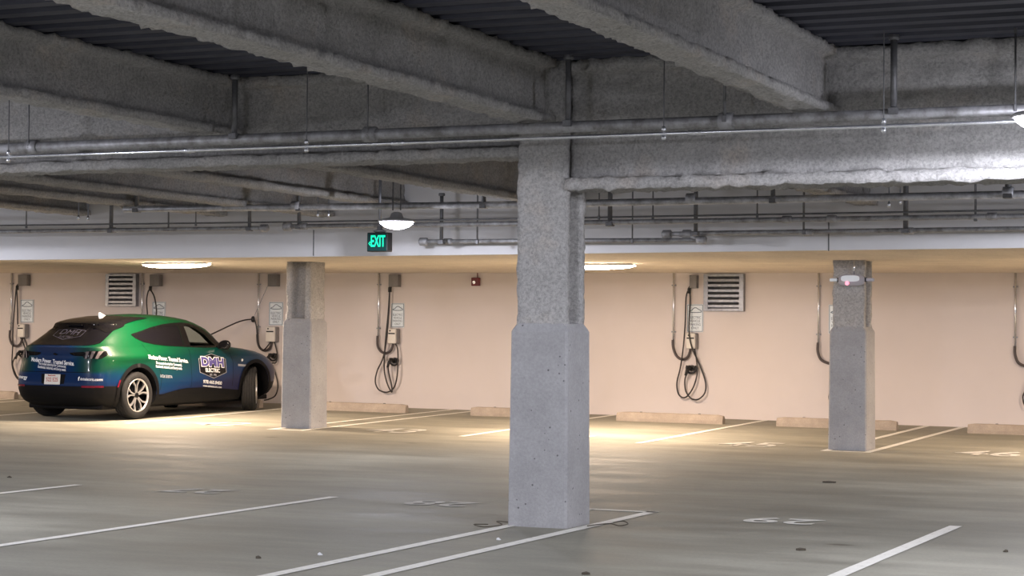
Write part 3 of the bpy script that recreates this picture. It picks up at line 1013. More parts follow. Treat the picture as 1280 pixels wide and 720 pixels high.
# seventh, at the right edge
wall_conduit('wall conduit at the right edge of the wall', -5.24, 2.466, 1.376, [(-5.24, 1.376), (-5.238, 1.252), (-5.192, 1.129), (-5.095, 1.078), (-5.0, 1.10), (-4.95, 1.25)])
junction_box('grey junction box beyond the right edge', -5.0, -4.85, 2.24, 2.45)
ev_sign('white parking sign beyond the right edge', -4.93, 1.75, 0.28, 0.45)
charger('charging station at the right edge with a loop of cable', -5.01, -4.85, 1.25, 1.51, (-4.93, 0.95), (-4.96, 2.2),
        [[(-4.90, 1.26), (-4.84, 1.0), (-4.88, 0.6), (-5.05, 0.46), (-5.115, 0.6), (-5.07, 0.75), (-5.0, 1.1), (-4.97, 1.6), (-4.96, 2.2), (-4.92, 1.5), (-4.86, 0.9), (-4.93, 0.62), (-4.98, 0.8), (-4.94, 0.93)]])

# louvres
def louvre(label, x0, x1, z0, z1):
    t = thing('wall_louvre', label, 'vent', ((x0 + x1) / 2, WY, z0))
    w, h = x1 - x0, z1 - z0
    f = 0.075
    for c, s in (((-w / 2 + f / 2, h / 2), (f, h)), ((w / 2 - f / 2, h / 2), (f, h)), ((0, h - 0.02), (w - 2 * f, 0.04)), ((0, 0.02), (w - 2 * f, 0.04))):
        bm = bmesh.new()
        box(bm, (c[0], -0.05, c[1]), (s[0], 0.10, s[1]), 0.004)
        finish('frame', bm, m_alu, t)
    bm = bmesh.new()
    box(bm, (0, -0.008, h / 2), (w - 2 * f, 0.012, h - 0.08))
    finish('backing', bm, m_strut, t)
    n = 6
    for i in range(n):
        zc = 0.05 + (h - 0.1) * (i + 0.5) / n
        bm = bmesh.new()
        prism(bm, [(-0.095, zc - 0.030), (-0.080, zc - 0.034), (-0.022, zc + 0.030), (-0.022, zc + 0.048), (-0.095, zc + 0.008)], -w / 2 + f, w / 2 - f, 'X')
        finish('slat', bm, m_alu, t)

louvre('aluminium wall louvre at right beside a charging station', -10.165, -9.495, 1.886, 2.482)
louvre('aluminium wall louvre at left above the car', -21.755, -21.08, 1.937, 2.535)
t = thing('fire_alarm', 'small red fire alarm box high on the back wall', 'alarm', (-14.238, WY, 2.30))
bm = bmesh.new()
box(bm, (0, -0.03, 0.07), (0.15, 0.06, 0.14), 0.01)
finish('housing', bm, m_red, t)
bm = bmesh.new()
lathe(bm, [(0.028, -0.075), (0.022, -0.058)], 'Y', 14, (-0.015, 0, 0.06))
finish('strobe', bm, m_clear, t)
bm = bmesh.new()
tube(bm, [(0.02, -0.01, 0.14), (0.02, -0.01, 0.235)], 0.009, 6)
finish('conduit_stub', bm, m_red, t)

# wheel stops
def wheel_stop(label, x0, x1, y=29.05):
    x = (x0 + x1) / 2
    L = (x1 - x0) / 2
    z = zf(x, y + 0.08)
    sl = (zf(x1, y) - zf(x0, y)) / (x1 - x0)
    t = thing('wheel_stop', label, 'wheel stop', (x, y, z), (0, -math.atan(sl), 0), 'concrete wheel stops')
    bm = bmesh.new()
    sec = [(0.0, -0.012), (0.0, 0.05), (0.02, 0.125), (0.04, 0.14), (0.12, 0.14), (0.14, 0.125), (0.16, 0.05), (0.16, -0.012)]
    n = 18
    rings = []
    for i in range(n + 1):
        u = -L + 2 * L * i / n
        ring = []
        for (a, b) in sec:
            p = Vector((u, a, b))
            k = 0.008 * noise.noise(p * 6 + Vector((x, 0, 0)))
            e = 0.015 if i in (0, n) else 0.0
            ring.append(bm.verts.new((u, a + k + (e if a < 0.08 else -e), b + k * 0.6 - (e if b > 0.1 else 0))))
        rings.append(ring)
    for a, b in zip(rings, rings[1:]):
        for k in range(len(sec)):
            bm.faces.new((a[k], a[(k + 1) % 8], b[(k + 1) % 8], b[k]))
    bm.faces.new(rings[0][::-1])
    bm.faces.new(rings[-1])
    finish('block', bm, m_stop, t)
    for sx in (-0.55, 0.55):
        bm = bmesh.new()
        lathe(bm, [(0.022, 0.128), (0.022, 0.146), (0.012, 0.150)], 'Z', 10, (sx * L, 0.08, 0))
        finish('anchor_pin', bm, m_strut, t)

for l, a, b in (('concrete wheel stop at the far left edge', -24.6, -22.75), ('concrete wheel stop under the nose of the car', -19.5, -17.62),
                ('concrete wheel stop first right of the left pillar', -16.70, -14.84), ('concrete wheel stop behind the left side of the central pillar', -13.66, -11.85),
                ('concrete wheel stop right of the central pillar below the louvre', -11.14, -9.40), ('concrete wheel stop behind the right pillar', -8.55, -6.72),
                ('concrete wheel stop at the right edge', -5.68, -3.85)):
    wheel_stop(l, a, b)

# ------------------------------------------------------------------ litter
def litter(name, label, cat, x, y, r, material, flat=0.012):
    bm = bmesh.new()
    n = 9
    top = []
    for k in range(n):
        a = 2 * math.pi * k / n
        rr = r * 0.75 * (0.7 + 0.5 * random.random())
        top.append(bm.verts.new((rr * math.cos(a) * 1.2, rr * math.sin(a), flat * (0.3 + random.random()))))
    c = bm.verts.new((0, 0, flat * 1.6))
    b_ = [bm.verts.new((v.co.x, v.co.y, 0.0)) for v in top]
    for k in range(n):
        bm.faces.new((top[k], top[(k + 1) % n], c))
        bm.faces.new((b_[k], b_[(k + 1) % n], top[(k + 1) % n], top[k]))
    bm.faces.new(b_[::-1])
    o = finish(name, bm, material, None, False, (x, y, zf(x, y)))
    tag(o, label, cat)

litter('paper_scrap', 'tiny white paper scrap before the central pillar', 'scrap', -5.905, 13.06, 0.022, m_scrap)
litter('paper_scrap', 'tiny white scrap between the left stall lines', 'scrap', -6.55, 11.6, 0.02, m_scrap)
litter('dry_leaf', 'small dark leaf on the floor at lower left', 'leaf', -6.806, 11.24, 0.022, m_leaf)
litter('dry_leaf', 'small dark leaf at the bottom edge below the pillar', 'leaf', -4.577, 11.45, 0.035, m_leaf)
litter('dry_leaf', 'dark leaf on the floor right of centre', 'leaf', -3.777, 13.44, 0.045, m_leaf)
litter('dry_leaf', 'small dark leaf at the lower right corner', 'leaf', -2.475, 14.03, 0.02, m_leaf)
litter('dry_leaf', 'dark leaf in the aisle below the right pillar', 'leaf', -5.22, 19.65, 0.07, m_leaf)
litter('dry_leaf', 'small dark leaf at the left edge of the floor', 'leaf', -12.72, 16.2, 0.03, m_leaf)
for l, x, y, pts in (('loose curled wire on the floor left of the central pillar', -6.37, 13.95, [(-0.05, 0.05, 0.01), (-0.1, -0.1, 0.02), (0.02, -0.16, 0.012), (0.1, -0.02, 0.02), (0.0, 0.12, 0.03), (0.2, 0.2, 0.012), (0.34, 0.16, 0.01)]),
                     ('loose curled wire on the floor right of the central pillar', -5.50, 14.52, [(-0.12, 0.1, 0.01), (-0.02, 0.05, 0.03), (0.06, -0.05, 0.02), (0.02, -0.14, 0.012), (-0.08, -0.1, 0.02), (-0.2, -0.25, 0.01)])):
    bm = bmesh.new()
    tube(bm, spline(pts, 6), 0.0042, 6)
    o = finish('loose_wire', bm, m_leaf, None, True, (x, y, 0))
    tag(o, l, 'wire')

# ------------------------------------------------------------------ the car (local: x right, y forward, z up; origin under the rear axle)
CX, CY = -18.445, 25.453
ZR, ZF = zf(-18.4, 25.45), zf(-18.2, 28.4)
car = thing('car', 'blue and green wrapped electric hatchback parked nose to the wall', 'car', (CX, CY, ZR), (math.atan2(ZF - ZR, 2.98), 0, R(-5.0)))

LRT = [(.20, -.60), (.28, -.76), (.36, -.83), (.45, -.865), (.55, -.87), (.62, -.86), (.70, -.85), (.80, -.83), (.90, -.81), (.99, -.805), (1.05, -.82), (1.10, -.845), (1.12, -.82), (1.15, -.745), (1.2, -.66), (1.3, -.50), (1.38, -.37), (1.41, -.32), (1.435, -.37), (1.455, -.36), (1.48, -.28), (1.52, -.08), (1.56, .25), (1.585, .55), (1.60, .85)]
LFT = [(.2, 3.45), (.28, 3.68), (.36, 3.76), (.5, 3.82), (.62, 3.84), (.72, 3.80), (.80, 3.71), (.86, 3.63), (.92, 3.50), (.97, 3.32), (1.02, 3.02), (1.05, 2.74), (1.09, 2.53), (1.15, 2.45), (1.25, 2.36), (1.35, 2.23), (1.45, 2.01), (1.5, 1.84), (1.55, 1.58), (1.585, 1.28), (1.60, 1.0)]
WT = [(.2, .87), (.28, .92), (.36, .94), (.5, .95), (.65, .952), (.8, .945), (.9, .932), (.97, .91), (1.02, .885), (1.06, .86), (1.09, .835), (1.15, .805), (1.25, .76), (1.35, .71), (1.45, .65), (1.5, .605), (1.55, .52), (1.585, .36), (1.60, .05)]
NT = [(.2, 7.0), (.7, 7.0), (1.0, 6.0), (1.15, 5.0), (1.35, 4.6), (1.5, 4.0), (1.6, 2.5)]
ZL = [.20, .24, .28, .32, .36, .41, .46, .52, .57, .62, .67, .72, .76, .80, .83, .86, .89, .92, .945, .97, .995, 1.02, 1.04, 1.06, 1.08, 1.10, 1.11, 1.12, 1.135, 1.16, 1.20, 1.25, 1.30, 1.35, 1.39, 1.41, 1.435, 1.455, 1.48, 1.50, 1.52, 1.54, 1.56, 1.575, 1.588, 1.60]
NTH = 144

def plan_params(n, a, w):
    dense = []
    for k in range(4001):
        t = 2 * math.pi * k / 4000
        c, s = math.cos(t), math.sin(t)
        dense.append((t, w * math.copysign(abs(c) ** (2 / n), c), a * math.copysign(abs(s) ** (2 / n), s)))
    L = [0.0]
    for p, q in zip(dense, dense[1:]):
        L.append(L[-1] + math.hypot(q[1] - p[1], q[2] - p[2]))
    out, j = [], 0
    for k in range(NTH):
        target = L[-1] * k / NTH
        while L[j + 1] < target:
            j += 1
        out.append(dense[j][0] + (dense[j + 1][0] - dense[j][0]) * (target - L[j]) / max(L[j + 1] - L[j], 1e-9))
    return out

TH = plan_params(5.5, 2.2, 0.93)

def slice_ring(z, lr, lf, w, n):
    lc, a = (lr + lf) / 2, (lf - lr) / 2
    ring = []
    for t in TH:
        c, s = math.cos(t), math.sin(t)
        x = w * math.copysign(abs(c) ** (2 / n), c)
        y = lc + a * math.copysign(abs(s) ** (2 / n), s)
        h = 0.035 * math.exp(-((z - 0.95) / 0.07) ** 2) * math.exp(-((y - 0.0) / 0.55) ** 2)
        h += 0.02 * math.exp(-((z - 0.90) / 0.08) ** 2) * math.exp(-((y - 2.98) / 0.5) ** 2)
        h -= 0.022 * math.exp(-((z - 0.56) / 0.13) ** 2) * math.exp(-((y - 1.5) / 0.8) ** 2)
        if abs(x) > 0.6:
            x += math.copysign(h, x)
        # the bonnet and roof are crowned, so edges sit a little lower than the centre line
        ring.append(Vector((x, y, z)))
    return ring

def loft(levels):
    bm = bmesh.new()
    rings = [[bm.verts.new(p) for p in slice_ring(*lv)] for lv in levels]
    for a, b in zip(rings, rings[1:]):
        for k in range(NTH):
            bm.faces.new((a[k], a[(k + 1) % NTH], b[(k + 1) % NTH], b[k]))
    bm.faces.new(rings[0][::-1])
    bm.faces.new(rings[-1])
    bmesh.ops.recalc_face_normals(bm, faces=bm.faces)
    return bm

# wrap paint: green over the tail quarter and roof, blue toward nose, sills and boot centre
m_car = mat('car_wrap', (0.0, 0.2, 0.2), 0.35, spec=0.2)
bs = bsdf(m_car)
bs.inputs['Coat Weight'].default_value = 0.3
bs.inputs['Coat Roughness'].default_value = 0.06
tc = nd(m_car, 'ShaderNodeTexCoord')
sp = nd(m_car, 'ShaderNodeSeparateXYZ')
ln(m_car, tc.outputs['Object'], sp.inputs[0])
X_, Y_, Z_ = sp.outputs
wob = noise_tex(m_car, coord(m_car, (1, 0.6, 1.6)), 1.6, 2)
side = math_n(m_car, 'ADD', math_n(m_car, 'MULTIPLY', Z_, 1.17), math_n(m_car, 'MULTIPLY', Y_, -0.194))
side = math_n(m_car, 'ADD', side, -0.13)
side = math_n(m_car, 'ADD', side, math_n(m_car, 'MULTIPLY', math_n(m_car, 'SUBTRACT', wob, 0.5), 0.3))
def smooth_down(v_, a_, b_):
    return math_n(m_car, 'SUBTRACT', 1.0, smooth(m_car, v_, a_, b_))
corner = math_n(m_car, 'MULTIPLY', smooth_down(Y_, -0.55, 0.1), smooth_down(Z_, 0.66, 0.86))
side = math_n(m_car, 'SUBTRACT', side, math_n(m_car, 'MULTIPLY', corner, 0.42))
ax = math_n(m_car, 'ABSOLUTE', X_)
rear = math_n(m_car, 'MULTIPLY', smooth(m_car, ax, 0.22, 0.68), smooth(m_car, Z_, 0.68, 0.76))
rear = math_n(m_car, 'ADD', math_n(m_car, 'MULTIPLY', rear, 0.62), 0.14)
rear = math_n(m_car, 'ADD', rear, math_n(m_car, 'MULTIPLY', smooth(m_car, Z_, 1.10, 1.3), 0.7))
mx = nd(m_car, 'ShaderNodeMix', data_type='FLOAT')
ln(m_car, smooth_down(Y_, -0.76, -0.56), mx.inputs[0])
ln(m_car, side, mx.inputs[2])
ln(m_car, rear, mx.inputs[3])
wrap = ramp(m_car, mx.outputs[0], [(0.0, (0.008, 0.011, 0.055)), (0.22, (0.001, 0.024, 0.09)), (0.5, (0.001, 0.033, 0.050)), (0.75, (0.0, 0.036, 0.024)), (1.0, (0.0, 0.046, 0.014))])
ln(m_car, wrap, bs.inputs['Base Color'])
m_clad = mat('car_cladding', (0.005, 0.005, 0.006), 0.6, spec=0.15)
m_glass_dark = mat('privacy_glass', (0.004, 0.004, 0.006), 0.05, spec=0.25)
m_gloss_black = mat('gloss_black', (0.004, 0.004, 0.005), 0.12, spec=0.3)
m_tint = mat('side_glass', (0.52, 0.60, 0.54), 0.0)
bt = bsdf(m_tint)
bt.inputs['Transmission Weight'].default_value = 1.0
bt.inputs['IOR'].default_value = 1.05
m_silver = mat('machined_alloy', (0.72, 0.72, 0.73), 0.28, 0.85)
m_taillens = mat('tail_lens', (0.12, 0.105, 0.11), 0.5, spec=0.2)
m_redlens = mat('red_reflector', (0.16, 0.004, 0.02), 0.2)
m_decal = mat('white_lettering', (0.80, 0.82, 0.84), 0.5)
m_decal_grey = mat('grey_lettering', (0.35, 0.36, 0.40), 0.5)
m_badge_violet = mat('violet_lettering', (0.09, 0.075, 0.27), 0.4)
m_glass_ink = mat('faint_lettering', (0.07, 0.07, 0.10), 0.4)
m_plate = mat('plate_white', (0.72, 0.72, 0.68), 0.4)
m_plate_ink = mat('plate_red', (0.42, 0.05, 0.05), 0.5)
m_seat = mat('seat_cloth', (0.03, 0.03, 0.032), 0.8)

levels = [(z, lerp_table(LRT, z), lerp_table(LFT, z), lerp_table(WT, z), lerp_table(NT, z)) for z in ZL]
body_bm = loft(levels)
BODY = BVHTree.FromBMesh(body_bm)
body_bm.faces.ensure_lookup_table()
for f in body_bm.faces:
    c = f.calc_center_median()
    k = 0
    if c.z < 0.36 or (c.z < 0.52 and c.y < -0.3) or (c.z < 0.46 and c.y > 3.3):
        k = 1
    if 1.385 < c.z < 1.53 and c.y < -0.2 and abs(c.x) < 0.55 + 0.1 * (1.5 - c.z):
        k = 1
    f.material_index = k
body = finish('body', body_bm, [m_car, m_clad], car, True)

def cutter(bm):
    me = bpy.data.meshes.new('cutter')
    for f in bm.faces:
        f.material_index = 1
    bmesh.ops.recalc_face_normals(bm, faces=bm.faces)
    bm.to_mesh(me)
    bm.free()
    me.materials.append(m_car)
    me.materials.append(m_clad)
    o = bpy.data.objects.new('cutter', me)
    C.objects.link(o)
    o.parent = car
    return o

SIDE_FRONT = [(1.39, 1.09), (1.41, 1.40), (1.52, 1.405), (1.67, 1.375), (1.88, 1.256), (2.05, 1.085)]
SIDE_REAR = [(1.23, 1.10), (1.27, 1.415), (1.0, 1.415), (0.72, 1.385), (0.45, 1.33), (0.17, 1.278), (0.20, 1.25), (0.46, 1.17), (0.77, 1.12)]
DLO = [(2.33, 1.06), (2.17, 1.20), (2.0, 1.30), (1.84, 1.385), (1.64, 1.44), (1.42, 1.462), (1.1, 1.452), (0.88, 1.434), (0.60, 1.395), (0.35, 1.345), (0.06, 1.29), (0.12, 1.23), (0.27, 1.17), (0.5, 1.13), (0.8, 1.10), (1.37, 1.07), (1.8, 1.055)]
WSC = [(-0.70, 1.065), (0.70, 1.065), (0.53, 1.48), (-0.53, 1.48)]
cuts = []
cab = [(.70, .0, 2.3, .80, 5), (1.06, -.20, 2.32, .77, 5), (1.2, -.30, 2.2, .705, 4.5), (1.35, -.15, 1.84, .64, 4), (1.45, 0.1, 1.55, .56, 3.5), (1.52, .4, 1.2, .45, 3)]
cuts.append(cutter(loft(cab)))
for sx in (-1, 1):
    for poly in (SIDE_FRONT, SIDE_REAR):
        bm = bmesh.new()
        prism(bm, poly, sx * 0.5, sx * 1.2, 'X')
        cuts.append(cutter(bm))
bm = bmesh.new()
prism(bm, WSC, 1.45, 2.8, 'Y')
cuts.append(cutter(bm))
for l_ in (0.0, 2.98):
    for sx in (-1, 1):
        bm = bmesh.new()
        lathe(bm, [(0.415, sx * 0.52), (0.415, sx * 1.2)], 'X', 48, (0, l_, 0.375))
        cuts.append(cutter(bm))
for i, c in enumerate(cuts):
    md = body.modifiers.new('cut%d' % i, 'BOOLEAN')
    md.operation = 'DIFFERENCE'
    md.object = c
    md.solver = 'EXACT'
dg = bpy.context.evaluated_depsgraph_get()
new = bpy.data.meshes.new_from_object(body.evaluated_get(dg))
body.modifiers.clear()
body.data = new
for c in cuts:
    bpy.data.objects.remove(c)
if len(body.data.materials) < 2:
    body.data.materials.clear()
    body.data.materials.append(m_car)
    body.data.materials.append(m_clad)
try:
    body.data.set_sharp_from_angle(angle=R(38))
except Exception:
    pass

def project(bm, view, offset, cell=0.06, thick=0.0):
    """bm holds flat shapes: view 'R'/'L' -> (y,z) seen from that side; 'B' -> (x,z) from behind; 'T' -> (x,y) from above.
    2-D coordinates are in v.co.x, v.co.y."""
    xs_ = [v.co.x for v in bm.verts]
    ys_ = [v.co.y for v in bm.verts]
    for lo, hi, nrm in ((min(xs_), max(xs_), Vector((1, 0, 0))), (min(ys_), max(ys_), Vector((0, 1, 0)))):
        k = math.floor(lo / cell) * cell + cell
        while k < hi:
            bmesh.ops.bisect_plane(bm, geom=bm.verts[:] + bm.edges[:] + bm.faces[:], plane_co=nrm * k, plane_no=nrm)
            k += cell
    bmesh.ops.triangulate(bm, faces=bm.faces)
    for v in bm.verts:
        a, b = v.co.x, v.co.y
        if view in 'RL':
            s = 1 if view == 'R' else -1
            o_, d_ = Vector((s * 3, a, b)), Vector((-s, 0, 0))
        elif view == 'B':
            o_, d_ = Vector((a, -4, b)), Vector((0, 1, 0))
        elif view == 'F':
            o_, d_ = Vector((a, 6, b)), Vector((0, -1, 0))
        else:
            o_, d_ = Vector((a, b, 4)), Vector((0, 0, -1))
        hit, nn, _, _ = BODY.ray_cast(o_, d_)
        if hit is None:
            hit, nn, _, _ = BODY.find_nearest(o_ + d_ * (3 if view in 'RL' else 4))
        if nn.dot(d_) > 0:
            nn = -nn
        v.co = hit + nn * offset
    if thick:
        r = bmesh.ops.solidify(bm, geom=bm.faces[:], thickness=thick)
    return bm

def flat(poly, holes=()):
    bm = bmesh.new()
    for pl_ in [poly] + list(holes):
        vs_ = [bm.verts.new((a, b, 0)) for a, b in pl_]
        for k in range(len(vs_)):
            bm.edges.new((vs_[k], vs_[(k + 1) % len(vs_)]))
    bmesh.ops.triangle_fill(bm, use_beauty=True, use_dissolve=False, edges=bm.edges[:])
    return bm

def finish_p(name, bm, material, smooth_=True):
    return finish(name, bm, material, car, smooth_)

def round_poly(poly, per=5):
    n = len(poly)
    out = []
    for i in range(n):
        p0, p1, p2, p3 = [Vector(poly[(i + k - 1) % n]) for k in range(4)]
        for k in range(per):
            t = k / per
            q = 0.5 * ((2 * p1) + (p2 - p0) * t + (2 * p0 - 5 * p1 + 4 * p2 - p3) * t * t + (3 * p1 - p0 - 3 * p2 + p3) * t ** 3)
            out.append((q.x, q.y))
    return out

# glass and trim
for s in 'RL':
    finish_p('window_trim', project(flat(DLO, [SIDE_FRONT, SIDE_REAR]), s, 0.004), m_gloss_black)
    o = finish_p('front_side_glass', project(flat(SIDE_FRONT), s, 0.0015), m_tint)
    tag(o, 'clear front side glass')
    o = finish_p('rear_side_glass', project(flat(SIDE_REAR), s, 0.0015), m_glass_dark)
    tag(o, 'dark rear side glass')
ws = finish_p('windscreen', project(flat(WSC), 'F', 0.0015), m_tint)
RG = [(-0.64, 1.14), (-0.58, 1.128), (0.58, 1.128), (0.64, 1.14), (0.665, 1.16), (0.655, 1.22), (0.635, 1.30), (0.605, 1.40), (0.56, 1.452), (-0.56, 1.452), (-0.605, 1.40), (-0.635, 1.30), (-0.655, 1.22), (-0.665, 1.16)]
finish_p('rear_glass', project(flat(RG), 'B', 0.006), m_glass_dark)
# dark roof spoiler and black panel running forward from the rear glass
bm = bmesh.new()
half = [(0.58, -0.355), (0.62, -0.28), (0.635, -0.05), (0.615, 0.2), (0.58, 0.52), (0.555, 0.66), (0.5, 0.45), (0.40, 0.30), (0.2, 0.27)]
ROOF_BLACK = half + [(-a, b) for a, b in reversed(half)]
finish_p('roof_spoiler', project(flat(ROOF_BLACK), 'T', 0.010, 0.03), m_gloss_black)
bm = bmesh.new()
box(bm, (0, -0.385, 1.43), (0.30, 0.02, 0.014), 0.004)
finish_p('brake_lamp', bm, m_clad)
# antenna fin
bm = bmesh.new()
rings = []
for y_, w_, h_ in ((-0.085, 0.010, 0.055), (-0.06, 0.030, 0.065), (0.0, 0.042, 0.045), (0.06, 0.035, 0.018), (0.09, 0.012, 0.002)):
    rings.append([bm.verts.new(p) for p in ((-w_, y_, -0.03), (w_, y_, -0.03), (w_ * 0.85, y_, h_ * 0.5), (w_ * 0.3, y_, h_), (-w_ * 0.3, y_, h_), (-w_ * 0.85, y_, h_ * 0.5))])
for a, b in zip(rings, rings[1:]):
    for k in range(6):
        bm.faces.new((a[k], a[(k + 1) % 6], b[(k + 1) % 6], b[k]))
bm.faces.new(rings[0][::-1])
bm.faces.new(rings[-1])
bmesh.ops.translate(bm, verts=bm.verts, vec=(0, 0.25, 1.560))
o = finish_p('antenna_fin', bm, m_decal, True)
tag(o, 'white shark fin aerial')

# cladding: arch rings and sills
def arch(l_, r0_, r1_, a0, a1, n=30):
    o_ = [(l_ + r1_ * math.cos(R(a0 + (a1 - a0) * k / n)), 0.375 + r1_ * math.sin(R(a0 + (a1 - a0) * k / n))) for k in range(n + 1)]
    i_ = [(l_ + r0_ * math.cos(R(a1 + (a0 - a1) * k / n)), 0.375 + r0_ * math.sin(R(a1 + (a0 - a1) * k / n))) for k in range(n + 1)]
    return o_ + i_
for s in 'RL':
    for l_ in (0.0, 2.98):
        finish_p('arch_cladding', project(flat(arch(l_, 0.413, 0.475, -20, 200)), s, 0.010, 0.05), m_clad)
    finish_p('sill_cladding', project(flat([(0.44, 0.205), (0.46, 0.33), (0.62, 0.37), (0.95, 0.42), (1.15, 0.435), (1.6, 0.43), (2.2, 0.385), (2.53, 0.35), (2.54, 0.205)]), s, 0.008), m_clad)

# doors as seams and handles
for s in 'RL':
    for nm, ln_ in (('door_seam', [(1.30, 1.08), (1.27, 0.9), (1.25, 0.44)]), ('door_seam', [(2.28, 1.03), (2.36, 0.8), (2.33, 0.42)]), ('door_seam', [(0.22, 1.16), (0.30, 0.98), (0.48, 0.78), (0.53, 0.62), (0.50, 0.42)])):
        poly = [(a - 0.004, b) for a, b in ln_] + [(a + 0.004, b) for a, b in reversed(ln_)]
        finish_p(nm, project(flat(poly), s, 0.0015), m_clad)
    # charge door and badge on the front wing
    finish_p('wing_badge', project(flat([(2.49, 0.745), (2.74, 0.725), (2.74, 0.76), (2.49, 0.78)]), s, 0.002), m_decal_grey)
    finish_p('wing_mark', project(flat([(2.59, 0.815), (2.625, 0.825), (2.63, 0.85), (2.60, 0.865), (2.58, 0.84)]), s, 0.002), m_decal)

# tailgate seam lines
for ln_ in ([(-0.70, 0.705), (0.70, 0.705)],):
    finish_p('tailgate_seam', project(flat([(-0.66, 0.724), (0.66, 0.724), (0.66, 0.733), (-0.66, 0.733)]), 'B', 0.002), m_clad)
for sx in (-1, 1):
    finish_p('tailgate_seam', project(flat([(sx * 0.652, 0.725), (sx * 0.660, 0.725), (sx * 0.675, 0.935), (sx * 0.667, 0.935)]), 'B', 0.002), m_clad)

# tail lamps: black wing-shaped strip with three slanted bars each side
for sx in (-1, 1):
    strip = [(sx * a, b) for a, b in ((0.28, 1.022), (0.30, 0.995), (0.36, 0.975), (0.52, 0.97), (0.56, 0.935), (0.78, 0.935), (0.815, 0.975), (0.81, 1.045), (0.66, 1.05), (0.54, 1.035), (0.38, 1.028))]
    if sx < 0:
        strip = strip[::-1]
    tl = finish_p('tail_lamp', project(flat(strip), 'B', 0.004), m_gloss_black)
    for i, b0 in enumerate((0.565, 0.640, 0.712)):
        bar = [(sx * b0, 0.930), (sx * (b0 + 0.034), 0.930), (sx * (b0 + 0.062), 1.042), (sx * (b0 + 0.020), 1.042)]
        if sx < 0:
            bar = bar[::-1]
        bb = finish('light_bar', project(flat(bar), 'B', 0.016, 0.012), m_taillens, tl, False)

# lower bumper reflectors, side markers, plate
for sx in (-1, 1):
    q = [(sx * 0.56, 0.500), (sx * 0.84, 0.500), (sx * 0.84, 0.53), (sx * 0.56, 0.53)]
    finish_p('bumper_reflector', project(flat(q), 'B', 0.008, 0.01), m_redlens)
for s in 'RL':
    finish_p('side_marker', project(flat([(-0.475, 0.50), (-0.445, 0.50), (-0.40, 0.61), (-0.43, 0.61)]), s, 0.016, 0.01), m_redlens)
finish_p('plate_recess', project(flat([(-0.22, 0.55), (0.22, 0.55), (0.24, 0.695), (-0.24, 0.695)]), 'B', 0.002), m_clad)
bm = bmesh.new()
box(bm, (0, 0, 0), (0.305, 0.008, 0.155), 0.0)
bmesh.ops.rotate(bm, verts=bm.verts, cent=(0, 0, 0), matrix=Matrix.Rotation(R(-6), 3, 'X'))
bmesh.ops.translate(bm, verts=bm.verts, vec=(0, -0.878, 0.618))
plate = finish_p('licence_plate', bm, m_plate, False)
for s_, sz, zz in (('522 E25', 0.082, 0.612), ('Massachusetts', 0.030, 0.677), ('The Spirit of America', 0.022, 0.552)):
    bm = text_mesh(s_, sz, bold=0.001, xscale=0.88)
    bmesh.ops.transform(bm, matrix=Matrix.Translation((0, -0.886 - (0.618 - zz) * -0.1, zz)) @ Matrix.Rotation(R(90), 4, 'X'), verts=bm.verts)
    finish('plate_characters', bm, m_plate_ink, plate)

# lettering of the wrap
def lettering(txt, view, a, b, size, width, material, bold=0.0, tilt=0.0, off=0.0035, name='lettering', parent=None):
    bm = text_mesh(txt, size, 'CENTER', bold, 0.0, 1.0)
    wd = max(v.co.x for v in bm.verts) - min(v.co.x for v in bm.verts)
    sg = -1 if view == 'L' else 1
    for v in bm.verts:
        x_ = v.co.x * width / wd
        v.co = Vector((x_ * sg + a, v.co.y + b + x_ * tilt, 0))
    return finish(name, project(bm, view, off, 0.09), material, parent or car, False)

for s in 'RL':
    lettering('Modern Power. Trusted Service.', s, 0.71, 0.898, 0.088, 0.97, m_decal, 0.0022, -0.09)
    lettering('The trusted electrical for Commercial,', s, 0.715, 0.822, 0.058, 0.63, m_decal, 0.001, -0.085)
    lettering('Residential, Industrial, and Energy needs.', s, 0.715, 0.768, 0.058, 0.63, m_decal, 0.001, -0.085)
    lettering('LIC# 23207A', s, 0.635, 0.63, 0.062, 0.29, m_decal_grey, 0.001, -0.09)
    hexa = [(1.46, 0.895), (1.815, 0.962), (2.17, 0.872), (2.17, 0.645), (1.815, 0.562), (1.46, 0.668)]
    cx_, cz_ = 1.815, 0.765
    def sc_(k):
        return [(cx_ + (a - cx_) * k, cz_ + (b - cz_) * k) for a, b in hexa]
    bd = finish_p('shield_badge', project(flat(sc_(1.0)), s, 0.003), m_gloss_black)
    bb = project(flat(sc_(0.985), [sc_(0.95)]), s, 0.0045)
    finish('shield_rim', bb, m_decal_grey, bd)
    lettering('DMH', s, 1.815, 0.818, 0.190, 0.60, m_decal, 0.020, -0.06, 0.0055, 'badge_lettering', bd)
    lettering('DMH', s, 1.815, 0.818, 0.185, 0.575, m_badge_violet, 0.009, -0.06, 0.0075, 'badge_lettering', bd)
    lettering('ELECTRIC', s, 1.80, 0.690, 0.085, 0.37, m_decal, 0.003, -0.06, 0.0055, 'badge_lettering', bd)
    lettering('EST. 1995', s, 1.80, 0.620, 0.045, 0.17, m_decal_grey, 0.001, -0.06, 0.0055, 'badge_lettering', bd)
    lettering('978.460.8400', s, 1.79, 0.500, 0.075, 0.50, m_decal, 0.002, -0.09)
    lettering('www.dmhelectric.com', s, 1.80, 0.435, 0.045, 0.50, m_decal, 0.001, -0.09)
lettering('Modern Power. Trusted Service.', 'B', -0.05, 0.882, 0.088, 0.86, m_decal, 0.0024, -0.065)
lettering('The trusted electrical for Commercial,', 'B', -0.05, 0.830, 0.055, 0.56, m_decal, 0.001, -0.075)
lettering('Residential, Industrial, and Energy needs.', 'B', -0.045, 0.780, 0.055, 0.56, m_decal, 0.001, -0.075)
